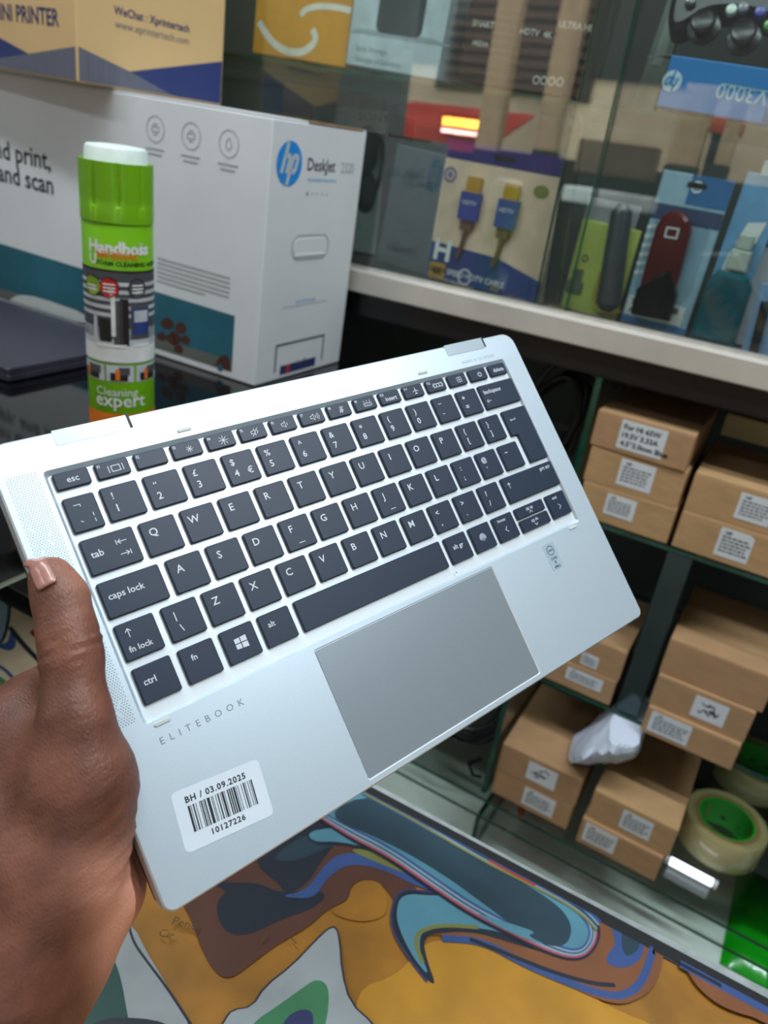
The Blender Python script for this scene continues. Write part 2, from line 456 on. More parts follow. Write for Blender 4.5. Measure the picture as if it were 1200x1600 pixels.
# keys --------------------------------------------------------------
def legend_icon(mb, kind, cx, cy, s):
    """small key symbols drawn as strokes; cx, cy centre (u, w), s height"""
    S = lambda pts, closed=False, w=.34: mb.stroke(LF, [(cx + p[0] * s, cy + p[1] * s) for p in pts], w, KH + .05, 0, closed)
    if kind == 'up': S([(0, -.5), (0, .5)]); S([(-.32, .15), (0, .5), (.32, .15)])
    elif kind == 'left': S([(.5, 0), (-.5, 0)]); S([(-.15, .32), (-.5, 0), (-.15, -.32)])
    elif kind == 'tabl': S([(-.8, .4), (-.8, -.4)]); S([(.8, 0), (-.55, 0)]); S([(-.15, .35), (-.55, 0), (-.15, -.35)])
    elif kind == 'tabr': S([(.8, .4), (.8, -.4)]); S([(-.8, 0), (.55, 0)]); S([(.15, .35), (.55, 0), (.15, -.35)])
    elif kind == 'enter': S([(.7, .35), (.7, 0), (-.7, 0)]); S([(-.4, .25), (-.7, 0), (-.4, -.25)])
    elif kind == 'screen': S([(-.55, -.4), (.55, -.4), (.55, .4), (-.55, .4)], True); S([(-.95, -.5), (-.95, .5)]); S([(.95, -.5), (.95, .5)])
    elif kind in ('sun', 'sun2'):
        r = .5 if kind == 'sun2' else .34
        for k in range(8):
            a = k * math.pi / 4
            S([(.42 * r * math.cos(a), .42 * r * math.sin(a)), (1.5 * r * math.cos(a), 1.5 * r * math.sin(a))], w=.26)
        mb.disc(LF, cx, cy, .36 * r * s, KH + .05, 0, 10)
    elif kind in ('mute', 'vol1', 'vol2'):
        S([(-.7, -.2), (-.4, -.2), (-.05, -.5), (-.05, .5), (-.4, .2), (-.7, .2)], True, .28)
        if kind == 'mute': S([(-.6, -.6), (.5, .6)], w=.28); S([(.2, -.3), (.45, 0), (.2, .3)], w=.26)
        else:
            S([(.2, -.22), (.3, 0), (.2, .22)], w=.28)
            if kind == 'vol2': S([(.45, -.4), (.62, 0), (.45, .4)], w=.28); S([(.7, -.55), (.92, 0), (.7, .55)], w=.26)
    elif kind == 'mic':
        S([(-.15, .5), (.15, .5), (.15, -.05), (-.15, -.05)], True, .28); S([(-.35, .05), (-.25, -.25), (.25, -.25), (.35, .05)], w=.26)
        S([(0, -.25), (0, -.55)], w=.28); S([(-.45, -.5), (.45, .55)], w=.26)
    elif kind == 'light':
        S([(-.75, -.45), (.75, -.45), (.75, .05), (-.75, .05)], True, .28)
        for k in (-.5, 0, .5): S([(k, .2), (k * 1.3, .55)], w=.26); S([(k * .8 - .12, -.2), (k * .8 + .12, -.2)], w=.24)
    elif kind == 'plane':
        S([(0, .6), (0, -.6)], w=.34); S([(-.6, -.15), (0, .2), (.6, -.15)], w=.32); S([(-.28, -.6), (0, -.4), (.28, -.6)], w=.26)
    elif kind == 'call':
        for k in (0, 1, 2):
            mb.ring(LF, cx + (k - 1) * .62 * s, cy, .28 * s, .40 * s, KH + .05, 0, 12)
        S([(-.95, .5), (-1.15, 0), (-.95, -.5)], w=.26); S([(.95, .5), (1.15, 0), (.95, -.5)], w=.26)
    elif kind == 'grid':
        S([(-.5, -.45), (.5, -.45), (.5, .45), (-.5, .45)], True, .26)
        S([(0, -.45), (0, .45)], w=.24); S([(-.5, 0), (.5, 0)], w=.24)
    elif kind == 'power':
        mb.ring(LF, cx, cy, .34 * s, .48 * s, KH + .05, 0, 14, math.radians(120), math.radians(420)); S([(0, .05), (0, .6)], w=.3)
    elif kind == 'print':
        for r in (.16, .32, .48): mb.ring(LF, cx, cy, (r - .05) * s, (r + .03) * s, KH + .05, 0, 10, -.6, 3.7)
        S([(0, .1), (0, -.5)], w=.22); S([(-.22, 0), (-.2, -.4)], w=.2); S([(.22, 0), (.2, -.4)], w=.2)
    elif kind == 'flag':
        for (x0, x1) in ((-.5, -.04), (.04, .55)):
            for sgn in (1, -1):
                t0, t1 = .42 + .07 * (x0 + .5), .42 + .07 * (x1 + .5)
                mb.poly(LF, [(cx + x0 * s, cy + sgn * .04 * s), (cx + x1 * s, cy + sgn * .04 * s), (cx + x1 * s, cy + sgn * t1 * s), (cx + x0 * s, cy + sgn * t0 * s)], KH + .05, 0)
    elif kind == 'chl': S([(.25, .45), (-.25, 0), (.25, -.45)])
    elif kind == 'chr': S([(-.25, .45), (.25, 0), (-.25, -.45)])
    elif kind == 'chu': S([(-.45, -.25), (0, .25), (.45, -.25)])
    elif kind == 'chd': S([(-.45, .25), (0, -.25), (.45, .25)])
    elif kind == 'not': S([(-.5, .15), (.5, .15), (.5, -.25)], w=.3)
    elif kind == 'bar': S([(-.5, 0), (.5, 0)], w=.32)
    elif kind == 'brk': S([(0, .5), (0, .12)], w=.3); S([(0, -.12), (0, -.5)], w=.3)
    elif kind == 'grv': S([(-.18, .12), (.18, -.12)], w=.34)
KH = .12            # top of the keys above the deck plane, mm
def make_key(u0, v0, u1, v1, legs, shape=None):
    cu, cv = (u0 + u1) / 2, (v0 + v1) / 2
    o = LF(cu, -cv, -1.5)
    kt = Matrix.Translation(o) @ LM.to_3x3().to_4x4()
    pts = shape or rrect(u0, -v1, u1, -v0, .9, 2)
    mb = MB(); mb.prism(LF, pts, -1.5, KH, 0, ch=.42)
    k = mb.build('key', KEYM, laptop)
    k.data.transform(Matrix.Translation(-(LM.inverted() @ o)))
    k.matrix_local = Matrix.Translation(LM.inverted() @ o)
    WM[k.name] = kt
    if legs:
        lb = MB()
        for L in legs:
            t, du, dv, s = L[:4]
            if t.startswith('#'): legend_icon(lb, t[1:], u0 + du, -(v0 + dv), s)
            else: lb.text(LF, t, u0 + du, -(v0 + dv), s, KH + .05, 0, align=L[4] if len(L) > 4 else 'C', bold=.012)
        lb.build('legend', LEGM, k)
    return k
fl = [('esc', 7.2, 4.9, 3.9), '#screen', None, '#sun', '#sun2', '#mute', '#vol1', '#vol2', '#mic', '#light', ('insert', 7.4, 5.6, 3.4), '#plane', '#call', '#grid', '#power', ('delete', 7.4, 5.0, 3.5)]
for i, f in enumerate(fl):
    u = 20.0 + 16.83 * i; L = []
    if isinstance(f, tuple): L.append(f)
    elif f: L.append((f, 8.2, 3.9, 3.2))
    if 1 <= i <= 12: L.append(('f%d' % i, .9, 2.4, 2.0, 'L'))
    make_key(u, 17.9, u + 14.1, 25.3, L)
make_key(20.0, 29.2, 32.6, 44.6, [('#not', 4.6, 4.2, 2.6), ('#grv', 4.4, 11.2, 2.6), ('#brk', 9.6, 10.6, 4.2)])
num = [('!', '1'), ('“', '2'), ('£', '3'), ('$', '4'), ('%', '5'), ('^', '6'), ('&', '7'), ('*', '8'), ('(', '9'), (')', '0'), ('_', '-'), ('+', '=')]
for i, (a, b) in enumerate(num):
    u = 35.1 + 18.6 * i
    L = [(b, 4.4, 11.6, 4.7)]
    if a == '_': L.append(('#bar', 4.4, 4.0, 2.4))
    elif a == '“': L.append((a, 4.2, 6.2, 4.0))
    elif a == '*': L.append((a, 4.2, 6.6, 4.4))
    else: L.append((a, 4.2, 5.9, 4.4))
    if b == '4': L.append(('€', 11.4, 11.6, 4.5))
    if b == '-': L[0] = ('#bar', 4.4, 10.2, 1.5)
    make_key(u, 28.9, u + 15.8, 44.3, L)
make_key(257.9, 28.8, 287.2, 44.2, [('backspace', 2.6, 5.8, 3.5, 'L'), ('#left', 4.0, 10.4, 3.2)])
make_key(20.1, 48.0, 41.8, 63.6, [('tab', 2.4, 8.4, 4.1, 'L'), ('#tabl', 15.6, 5.0, 2.7), ('#tabr', 15.6, 10.4, 2.7)])
for i, c in enumerate('QWERTYUIOP'):
    u = 44.5 + 18.47 * i; make_key(u, 48.2, u + 15.7, 63.8, [(c, 4.9, 6.9, 4.9)])
for i, (a, b) in enumerate((('{', '['), ('}', ']'))):
    u = 44.5 + 18.47 * (10 + i); make_key(u, 48.0, u + 15.7, 63.6, [(a, 4.6, 6.0, 4.3), (b, 4.8, 11.6, 4.3)])
ent = [(266.8, -47.8), (287.3, -47.8), (287.3, -82.9), (271.9, -82.9), (271.9, -64.0), (266.8, -64.0)][::-1]
entr = []
for i in range(6):
    a = Vector(ent[i - 1]); b = Vector(ent[i]); c = Vector(ent[(i + 1) % 6])
    p = b + (a - b).normalized() * .8; q = b + (c - b).normalized() * .8
    entr += [tuple(p), tuple((b * 2 + p + q) / 4), tuple(q)]
make_key(266.8, 47.8, 287.3, 82.9, [('#enter', 6.2, 6.6, 3.0)], entr)
make_key(20.1, 67.0, 45.9, 82.6, [('caps lock', 2.6, 8.0, 4.0, 'L')])
for i, c in enumerate('ASDFGHJKL'):
    u = 49.0 + 18.45 * i; L = [(c, 4.9, 6.9, 4.9)]
    if c in 'FJ': L.append(('#bar', 7.8, 12.8, 3.2))
    make_key(u, 67.1, u + 15.7, 82.7, L)
for i, (a, b) in enumerate(((':', ';'), ('@', "'"), ('~', '#'))):
    u = 49.0 + 18.45 * (9 + i); make_key(u, 67.1, u + 15.7, 82.7, [(a, 4.6, 6.0, 4.0), (b, 4.6, 11.8, 4.0)])
make_key(20.2, 85.6, 36.4, 101.2, [('#up', 4.6, 4.6, 3.6), ('fn lock', 2.4, 12.4, 3.5, 'L')])
make_key(39.7, 85.6, 55.2, 101.2, [('|', 4.6, 6.4, 4.4), ('\\', 5.6, 12.2, 4.4)])
for i, c in enumerate(['Z', 'X', 'C', 'V', 'B', 'N', 'M', '<,', '>.', '?/']):
    u = 57.9 + 18.5 * i
    L = [(c, 4.9, 6.9, 4.9)] if len(c) == 1 else [(c[0], 4.6, 6.2, 4.2), (c[1], 4.6, 12.0, 4.2)]
    make_key(u, 85.7, u + 15.6, 101.3, L)
make_key(243.3, 85.6, 287.3, 101.2, [('#up', 4.6, 5.4, 3.4), ('prt scr', 41.4, 3.9, 3.3, 'R')])
make_key(20.4, 104.6, 36.3, 119.9, [('ctrl', 2.6, 7.9, 3.9, 'L')])
make_key(39.6, 104.7, 55.1, 119.9, [('fn', 5.6, 6.2, 3.6)])
make_key(58.3, 104.6, 74.0, 119.7, [('#flag', 7.8, 7.4, 5.4)])
make_key(76.9, 104.6, 92.6, 119.6, [('alt', 5.2, 6.4, 3.6)])
make_key(95.7, 104.6, 185.4, 119.6, [])
make_key(188.4, 104.8, 203.6, 119.5, [('alt gr', 7.4, 7.4, 3.5)])
make_key(206.4, 104.9, 221.8, 119.5, [('#print', 7.4, 7.4, 4.4)])
make_key(224.6, 104.9, 240.4, 119.6, [('home', 6.4, 3.6, 2.6), ('#chl', 7.6, 8.6, 3.6)])
make_key(243.2, 104.9, 267.0, 111.5, [('pg up', 11.6, 3.0, 2.6), ('#chu', 11.6, 4.6, 2.7)])
make_key(243.2, 112.5, 267.0, 119.7, [('pg dn', 11.6, 3.0, 2.6), ('#chd', 11.6, 5.0, 2.7)])
make_key(269.8, 104.9, 286.0, 119.7, [('end', 6.8, 3.6, 2.6), ('#chr', 8.2, 8.6, 3.6)])

# perforated speaker strips (holes nobody could count)
for u_a, u_b, nm in ((3.4, 15.2, 'left'), (289.6, 300.8, 'right')):
    mb = MB(); r = 0
    v = 15.4
    while v < 124.6:
        u = u_a + (.55 if r % 2 else 0)
        while u < u_b:
            skip = min(abs((v - 15 + k * 37.0 + s * (u - u_a) * 1.35) % 37.0) for k, s in ((0, 1), (.46, -1))) < .6
            if not skip: mb.disc(LF, u, -v, .24 if nm == 'left' else .17, .03, 0, 6)
            u += 1.1
        v += .95; r += 1
    mb.build('speaker_holes', mat('speaker_hole', (86, 92, 98), rough=.8) if nm == 'left' else mat('faint_speaker_hole', (168, 178, 184), rough=.8), laptop, kind='stuff')

mb = MB(); mb.text(LF, 'ELITEBOOK', 20.6, -136.6, 4.1, .04, 0, space=1.95)
mb.build('deck_lettering', mat('grey_engraving', (120, 130, 138), rough=.5), laptop)
mb = MB(); mb.text(LF, 'BANG & OLUFSEN', 255.2, -13.2, 2.7, .04, 0, space=1.25)
mb.build('deck_lettering', mat('faint_engraving', (148, 158, 166), rough=.5), laptop)
mb = MB(); mb.disc(LF, 187.5, -123.7, .45, .03, 0, 10)
mb.build('microphone_hole', INKGREY, laptop)
# barcode sticker
class Sub:
    def __init__(s, O, U, Wv): s.O, s.U, s.W = O, U, Wv
    def __call__(s, a, b, h=0.0):
        return LF(s.O[0] + a * s.U[0] + b * s.W[0], s.O[1] + a * s.U[1] + b * s.W[1], h)
p0 = LF0.px(291, 1335); p1 = LF0.px(428, 1272); p2 = LF0.px(265, 1240)
ua = Vector((p1[0] - p0[0], -(p1[1] - p0[1]))); wid = ua.length; ua.normalize()
SF = Sub((p0[0], -p0[1]), (ua.x, ua.y), (-ua.y, ua.x))
hgt = 23.3
mb = MB(); mb.prism(SF, rrect(0, 0, wid, hgt, 2.0, 3), .0, .12)
stk = mb.build('barcode_sticker', mat('sticker_paper', (214, 224, 234), rough=.35, var=.02), laptop)
mb = MB(); random.seed(4)
pat = '3112221411211122421113122211311321212131121412211312112'
x = 5.0; tot = sum(int(c) for c in pat); sc = (wid - 10.0) / tot
for i, c in enumerate(pat):
    w = int(c) * sc
    if i % 2 == 0: mb.poly(SF, [(x, 6.4), (x + w, 6.4), (x + w, 16.6), (x, 16.6)], .16, 0)
    x += w
mb.text(SF, 'BH / 03.09.2025', wid * .47, 17.9, 3.4, .16, 0, 'C', bold=.03, sx=.98, space=1.16)
mb.text(SF, '10127226', wid * .5, 2.8, 3.2, .16, 0, 'C', bold=.03, space=1.16)
mb.build('print', INK, stk)
# processor sticker
a = LF0.px(849, 853); b = LF0.px(881, 884)
mb = MB(); mb.prism(LF, rrect(251.0, -146.6, 260.4, -130.6, .8, 2), 0, .1)
cs = mb.build('processor_sticker', mat('pale_blue_sticker', (178, 198, 212), rough=.3, metal=.2, var=.03), laptop)
mb = MB(); mb.ring(LF, 255.7, -135.0, 2.5, 2.9, .14, 0, 20); mb.text(LF, 'intel', 255.7, -135.5, 2.0, .14, 0, 'C', bold=.02)
mb.text(LF, 'CORE', 255.7, -140.6, 2.0, .14, 0, 'C', bold=.02); mb.text(LF, 'i5', 255.7, -143.0, 2.2, .14, 0, 'C', bold=.03); mb.text(LF, 'vPRO', 255.7, -145.7, 2.1, .14, 0, 'C', bold=.03)
mb.build('print', INK, cs)
# ------------------------------------------------------------------ table with its printed vinyl mat
table = thing('table', (0, .1, 0), 'long table under the swirl-painted mat', 'table')
WOODT = mat('dark_table_top', (46, 40, 38), rough=.5, bump=.1)
MB().box((-.78, -.42, .765), (1.0, .4440, .7975)).build('tabletop', WOODT, table, bevel=.002)
ta_, tb_ = on_z(880, 1383, .7974), on_z(1200, 1546, .7974); ts_ = (tb_.y - ta_.y) / (tb_.x - ta_.x)
MB().prism(Frame((0, 0, 0), (1, 0, 0), (0, 1, 0)), [(-.78, .4440), (1.0, .4440), (1.0, tb_.y + .012), (tb_.x + .05, tb_.y + .05 * ts_), (ta_.x - .02, ta_.y - .02 * ts_), (-.78, .4445)], .768, .7974).build('edge_trim', mat('worn_aluminium_trim', (176, 182, 182), rough=.45, metal=.4, var=.18, scale=60), table, bevel=.0015)
for x, y in ((-.74, -.38), (.95, -.38), (-.74, .40), (.95, .40)):
    MB().box((x - .025, y - .025, 0), (x + .025, y + .025, .765)).build('leg', WOODT, table, bevel=.003)
for y in (-.38, .40):
    MB().box((-.715, y - .012, .69), (.925, y + .012, .765)).build('apron', WOODT, table, bevel=.002)

e0_ = on_z(593, 1238, .8); e1_ = on_z(1200, 1562, .8); ed = (e1_ - e0_).normalized()
MF = Frame((e0_.x, e0_.y, .8000), ed, Vector((0, 0, 1)).cross(ed))
mt = thing('table_mat', MF(0, -.2, -.0025), 'vinyl mat with marbled ochre, brown and blue swirls on the table', 'mat')
def paint(n, c, var=.14): return mat('print_' + n, c, rough=.42, var=var, scale=22, bump=.06)
MATP = [paint('ochre', (160, 108, 32), .28), paint('rust', (128, 78, 46)), paint('brown', (88, 52, 38)), paint('navy', (26, 34, 48)), paint('deep_teal', (36, 60, 74)),
        paint('sky_teal', (84, 138, 156)), paint('blue', (54, 80, 136)), paint('grey', (158, 164, 166)), paint('green', (62, 124, 84)), paint('violet', (50, 54, 98)),
        paint('beige', (204, 186, 156)), paint('yellow', (186, 132, 36), .14), paint('pink', (176, 78, 92)), paint('olive', (120, 122, 62)), paint('pale_blue', (134, 160, 180)), paint('bottle_green', (28, 74, 66)), paint('red', (170, 52, 36))]
OC, RU, BR, NA, DT, SK, BL, GY, GN, VI, BE, YE, PK, OL, PB, BG_, RD = range(17)
MB().obox(MF, -.58, 1.0, -.80, 0, -.0020, 0).build('vinyl_sheet', MATP[OC], mt)
mb = MB(); mb.obox(MF, -.58, 1.0, -.0118, .0005, -.0024, .0012); mb.build('black_edging', BLACKR, mt, bevel=.0008)
art = MB(); lay = [0]
def c7(*p): return [MF.px(200 + x / 1.5, 1150 + y / 1.5) for x, y in p]
def c5(*p): return [MF.px(680 + x / 2.1327, 850 + y / 2.1327) for x, y in p]
def c2(*p): return [MF.px(x / 3.6375, 660 + y / 3.6375) for x, y in p]
def cb(*p): return [MF.px(x / 1.9355, 1380 + y / 1.9355) for x, y in p]
def clip(pts): return [(a, min(b, -.0116)) for a, b in pts]
def fillp(pts, mi, it=2):
    lay[0] += 1
    art.poly(MF, clip(smooth_loop(pts, it)), .00006 * lay[0], mi)
def line(pts, w, mi, it=2):
    lay[0] += 1
    art.stroke(MF, clip(smooth_loop(pts, it, False)), w, .00006 * lay[0], mi)
# left, pale part
fillp([(-.58, -.011), (-.58, -.30)] + c2((-300, 1900), (0, 1560), (200, 1480), (330, 1300), (420, 1000), (330, 820)) + [(-.30, -.011)], BE, 1)
fillp(c2((-200, 880), (20, 925), (50, 960), (48, 1100), (18, 1235), (-20, 1255), (-220, 1260)), PB)
line(c2((-200, 872), (20, 920), (55, 960), (54, 1100), (22, 1240), (-20, 1262)), .003, NA)
fillp(c2((60, 1175), (92, 1240), (88, 1280), (55, 1302), (0, 1285), (-60, 1260), (-60, 1240), (20, 1262), (50, 1240)), BL)
line(c2((0, 885), (70, 935), (190, 1010), (420, 1150)), .0042, NA)
fillp(c2((20, 892), (175, 890), (260, 980), (190, 1000), (110, 950)), VI)
fillp(c2((60, 905), (170, 950), (165, 985), (110, 950)), GN)
line(c2((55, 1165), (110, 1240), (200, 1335), (330, 1450)), .0046, NA)
fillp(c2((160, 1190), (225, 1165), (330, 1140), (330, 1280), (235, 1262), (195, 1225)), RD)
fillp(c2((172, 1196), (230, 1176), (330, 1160), (330, 1262), (240, 1246), (205, 1222)), NA)
line(c2((-60, 1370), (10, 1390), (80, 1460), (150, 1560)), .003, BL)
line(c2((-60, 1440), (10, 1465), (50, 1520), (90, 1600)), .005, GN)
fillp(c2((-100, 1500), (0, 1500), (40, 1560), (50, 1660), (-100, 1700)), OC)
line(c2((-80, 1490), (0, 1495), (45, 1550), (60, 1640)), .003, BL)
# bottom left greys and greens
fillp(cb((250, 60), (400, 120), (445, 215), (505, 310), (575, 430), (600, 560), (-100, 560)), GY)
line(cb((385, 110), (402, 180), (445, 240), (505, 318), (590, 450)), .0016, NA)
fillp(cb((-200, 200), (330, 200), (365, 280), (385, 400), (420, 560), (-200, 560)), BG_)
fillp(cb((250, 410), (480, 410), (560, 470), (560, 600), (250, 600)), NA)
# big yellow field on the right
fillp(c7((690, 480), (820, 480), (1000, 560), (1130, 640), (1260, 690), (1500, 900), (900, 900), (560, 760), (520, 600), (640, 560)), YE)
# brown mass
fillp(c7((60, 300), (140, 410), (170, 500), (205, 560), (240, 573), (290, 535), (350, 490), (420, 452), (470, 405), (520, 385), (520, 350), (560, 336), (600, 350), (640, 420), (690, 380), (640, 300), (540, 260), (430, 200), (200, 240)), BR)
fillp(c7((470, 410), (515, 392), (524, 352), (560, 337), (600, 350), (612, 420), (560, 440), (500, 430)), OC)
# navy blob and blue streaks on the left
fillp(c7((100, 330), (240, 360), (205, 392), (212, 440), (240, 470), (290, 468), (360, 432), (430, 410), (470, 375), (430, 360), (360, 372), (300, 345), (250, 348)), NA)
fillp(c7((300, 240), (400, 190), (520, 200), (480, 262), (450, 300), (420, 350), (370, 375), (350, 345), (300, 310)), NA)
fillp(c7((355, 378), (415, 366), (448, 322), (480, 286), (520, 274), (600, 292), (700, 340), (752, 372), (690, 362), (600, 316), (520, 300), (470, 330), (440, 380), (400, 384)), BL)
fillp(c7((515, 268), (560, 268), (620, 292), (690, 335), (640, 322), (560, 290)), OL)
fillp(c7((330, 290), (420, 230), (520, 215), (500, 255), (440, 275), (380, 300)), DT)
# sky-teal river
fillp(c7((410, 215), (520, 205), (640, 260), (740, 330), (830, 400), (930, 450), (1000, 510), (930, 500), (840, 470), (720, 462), (690, 480), (700, 530), (722, 588), (700, 575), (665, 535), (625, 470), (612, 420), (630, 362), (700, 366), (752, 374), (690, 330), (600, 282), (500, 256), (430, 262)), NA)
fillp(c7((420, 225), (520, 215), (640, 266), (740, 336), (830, 404), (930, 450), (985, 490), (930, 480), (830, 452), (720, 448), (684, 464), (682, 510), (708, 570), (672, 530), (640, 470), (626, 420), (640, 372), (712, 378), (762, 376), (700, 330), (600, 276), (500, 250), (430, 252)), SK)
line(c7((820, 452), (730, 446), (680, 462), (672, 490), (690, 535)), .003, OL)
line(c7((700, 580), (668, 540), (622, 470), (614, 420), (634, 362), (700, 368), (748, 374)), .0016, VI)
# rust arm with its blue tear and navy outline
fillp(c7((690, 470), (760, 470), (850, 500), (960, 550), (1050, 600), (1130, 632), (1180, 630), (1240, 590), (1260, 480), (1180, 380), (1080, 330), (1000, 430), (1090, 470), (1060, 530), (1000, 520), (900, 490), (800, 460)), RU)
line(c7((735, 478), (830, 484), (930, 540), (1050, 590), (1120, 612), (1165, 612), (1205, 580), (1230, 500)), .0052, BL)
line(c7((800, 480), (900, 520), (1000, 560), (1090, 585), (1140, 588)), .003, NA)
fillp(c5((575, 1255), (695, 1320), (690, 1380), (655, 1412), (610, 1420), (570, 1405), (568, 1375), (600, 1340), (590, 1300)), BL)
fillp(c5((620, 1280), (680, 1320), (675, 1360), (635, 1385), (618, 1350)), DT)
# concentric bands round the dark teal tongue
tongue = [(380, 150), (560, 60), (760, 180), (880, 270), (990, 335), (1060, 385), (1105, 440), (1105, 490), (1070, 532), (1010, 530), (900, 478), (800, 428), (700, 360), (600, 290), (500, 240)]
def shrink(k):
    out = []
    cx, cy = 800, 345
    for i, (x, y) in enumerate(tongue):
        a = Vector(tongue[i - 1]); b = Vector(tongue[(i + 1) % len(tongue)])
        t = (b - a).normalized(); n = Vector((-t.y, t.x))
        out.append((x + n.x * k, y + n.y * k))
    return out
for k, mi in ((0, NA), (7, PK), (12, PB), (17, DT), (20, PB), (25, BL), (30, SK)):
    fillp(c7(*shrink(k)), mi)
fillp(c7((450, 190), (575, 135), (720, 225), (880, 322), (1000, 395), (1040, 445), (1032, 490), (1000, 502), (940, 478), (860, 420), (740, 330), (600, 250)), DT)
fillp(c7((800, 415), (880, 440), (960, 466), (930, 472), (990, 500), (900, 470)), SK)
line(c7((575, 138), (660, 180), (760, 250), (860, 310), (960, 352), (1040, 396)), .0036, BL)
line(c7((570, 134), (650, 172), (740, 225), (850, 292)), .002, OL)
for dk, wk, mi in ((-6, .0050, BL), (-1, .0022, PB), (4, .0030, DT), (8, .0018, PB), (11, .0022, OL)):
    line(c7(*[(x - dk * .45, y + dk) for x, y in ((560, 128), (640, 172), (740, 232), (840, 290), (930, 336), (1010, 376), (1070, 416), (1100, 450))]), wk, mi)
line(c7((850, 285), (900, 314), (960, 342)), .002, RD)
# far right scallop
fillp(c5((790, 1380), (860, 1390), (1109, 1530), (1500, 1780), (1500, 1900), (1109, 1600), (960, 1560), (870, 1490), (830, 1420)), RU)
line(c5((815, 1390), (870, 1440), (960, 1490), (1109, 1555), (1300, 1680)), .006, BL)
line(c5((815, 1385), (865, 1432), (950, 1480)), .003, NA)
# grey star with green heart
fillp(c7((150, 800), (225, 672), (240, 648), (290, 640), (318, 592), (380, 545), (440, 482), (468, 455), (488, 452), (497, 485), (502, 560), (522, 632), (575, 680), (640, 760), (640, 820)), NA, 1)
fillp(c7((155, 800), (229, 672), (244, 651), (292, 643), (322, 595), (383, 548), (442, 486), (470, 459), (486, 457), (493, 486), (498, 561), (518, 634), (571, 682), (630, 760), (630, 820)), GY, 1)
fillp(c7((240, 760), (290, 680), (350, 640), (405, 600), (440, 576), (468, 590), (470, 640), (458, 700), (440, 780)), GN)
fillp(c7((340, 740), (365, 672), (395, 650), (425, 648), (436, 670), (425, 760)), VI)
art.build('printed_swirls', MATP, mt, kind='stuff')
# pencil scribble on the mat
sc_ = MB()
sc_.text(MF, 'Penci', *MF.px(268, 1452), .009, .0052, 0, rot=.35); sc_.text(MF, 'Cir', *MF.px(247, 1470), .008, .0052, 0, rot=.35)
for a, b in (((408, 1478), (418, 1464)), ((452, 1470), (462, 1482)), ((455, 1408), (462, 1404))): sc_.stroke(MF, [MF.px(*a), MF.px(*b)], .0009, .0052)
sc_.build('pencil_marks', mat('pencil_grey', (92, 70, 40), rough=.8), mt)

# ------------------------------------------------------------------ black glass counter on the left
ctr = thing('counter', (-1.1, .55, 0), 'black glass-topped counter carrying the printer box and spray can', 'counter')
MB().box((-1.75, .10, .963), (-.468, .985, .986)).build('counter_top', [mat('black_glass_top', (9, 10, 12), rough=.06, var=.1)], ctr, bevel=.0012)
MB().box((-1.75, .102, .957), (-.470, .983, .963)).build('top_edging', mat('pale_green_edge', (150, 168, 160), rough=.3), ctr)
MB().box((-1.70, .50, .05), (-.86, .97, .957)).build('cabinet_body', mat('dark_laminate', (44, 42, 50), rough=.4), ctr, bevel=.003)
MB().box((-1.68, .53, 0), (-.89, .95, .05)).build('plinth', BLACKR, ctr)
for x in (-1.66, -1.28):
    MB().box((x, .488, .08), (x + .36, .4998, .94)).build('door', mat('dark_laminate_door', (52, 50, 58), rough=.4), ctr, bevel=.002)

# ------------------------------------------------------------------ glass showcase
show = thing('showcase', (-.4, 1.18, 0), 'tall glass showcase with aluminium rail and shelves of stock', 'cabinet')
DARKP = mat('dark_back_panel', (52, 60, 58), rough=.6, var=.15, scale=6)
X0, X1, YB = -1.45, .62, 1.40
sh = lambda x: 1.3916 - .0285 * (x + .8965)            # the sagging upper glass shelf
MB().box((X0, .992, 1.0935), (X1, 1.022, 1.1255)).build('bottom_rail', ALU, show, bevel=.002)
MB().box((X0, 1.006, 1.1255), (X1, 1.0105, 1.131)).build('door_track', mat('bright_track', (214, 214, 210), rough=.3, metal=.6), show)
MB().box((X0, 1.022, 1.098), (X1, YB, 1.1245)).build('upper_floor', mat('black_board', (30, 29, 32), rough=.5), show)
MB().box((X0, 1.004, 1.058), (X1, 1.03, 1.0935)).build('lower_rail', mat('black_rail', (20, 20, 24), rough=.4), show, bevel=.002)
MB().box((X0, 1.0055, 1.131), (-.29, 1.0085, 1.95)).build('glass_door', GLASSM, show)
MB().box((-.335, 1.0135, 1.131), (X1, 1.0165, 1.95)).build('glass_door', GLASSM, show)
MB().box((-.337, 1.0130, 1.131), (-.335, 1.0170, 1.95)).build('door_edge', GEDGE, show)
MB().box((-.29, 1.0052, 1.131), (-.288, 1.0088, 1.95)).build('door_edge', GEDGE, show)
def shelf(name, x0, x1, y0, y1, z0, t, slope=None):
    f = slope or (lambda x: z0)
    mb = MB(); P = [(x0, y0), (x1, y0), (x1, y1), (x0, y1)]
    V = [Vector((x, y, f(x) - t)) for x, y in P] + [Vector((x, y, f(x))) for x, y in P]
    mb.add(V, [(3, 2, 1, 0), (4, 5, 6, 7)], 0); mb.add(V, [(0, 1, 5, 4), (1, 2, 6, 5), (2, 3, 7, 6), (3, 0, 4, 7)], 1)
    return mb.build(name, [SHELFG, GEDGE], show)
shelf('glass_shelf', X0, X1, 1.03, 1.38, 0, .006, sh)
shelf('glass_shelf', -.84, X1, .998, 1.38, .861, .006)
shelf('glass_shelf', -.84, X1, .998, 1.38, .5765, .006)
shelf('glass_shelf', -.84, X1, .925, 1.38, .361, .006)
shelf('glass_shelf', -.84, X1, .944, 1.38, .303, .006)
MB().box((-.84, .93, .10), (X1, 1.38, .205)).build('white_plinth', mat('white_board', (236, 240, 236), rough=.5, var=.05), show, bevel=.003)
MB().box((-.82, .95, 0), (X1, 1.38, .10)).build('dark_kick', BLACKR, show)
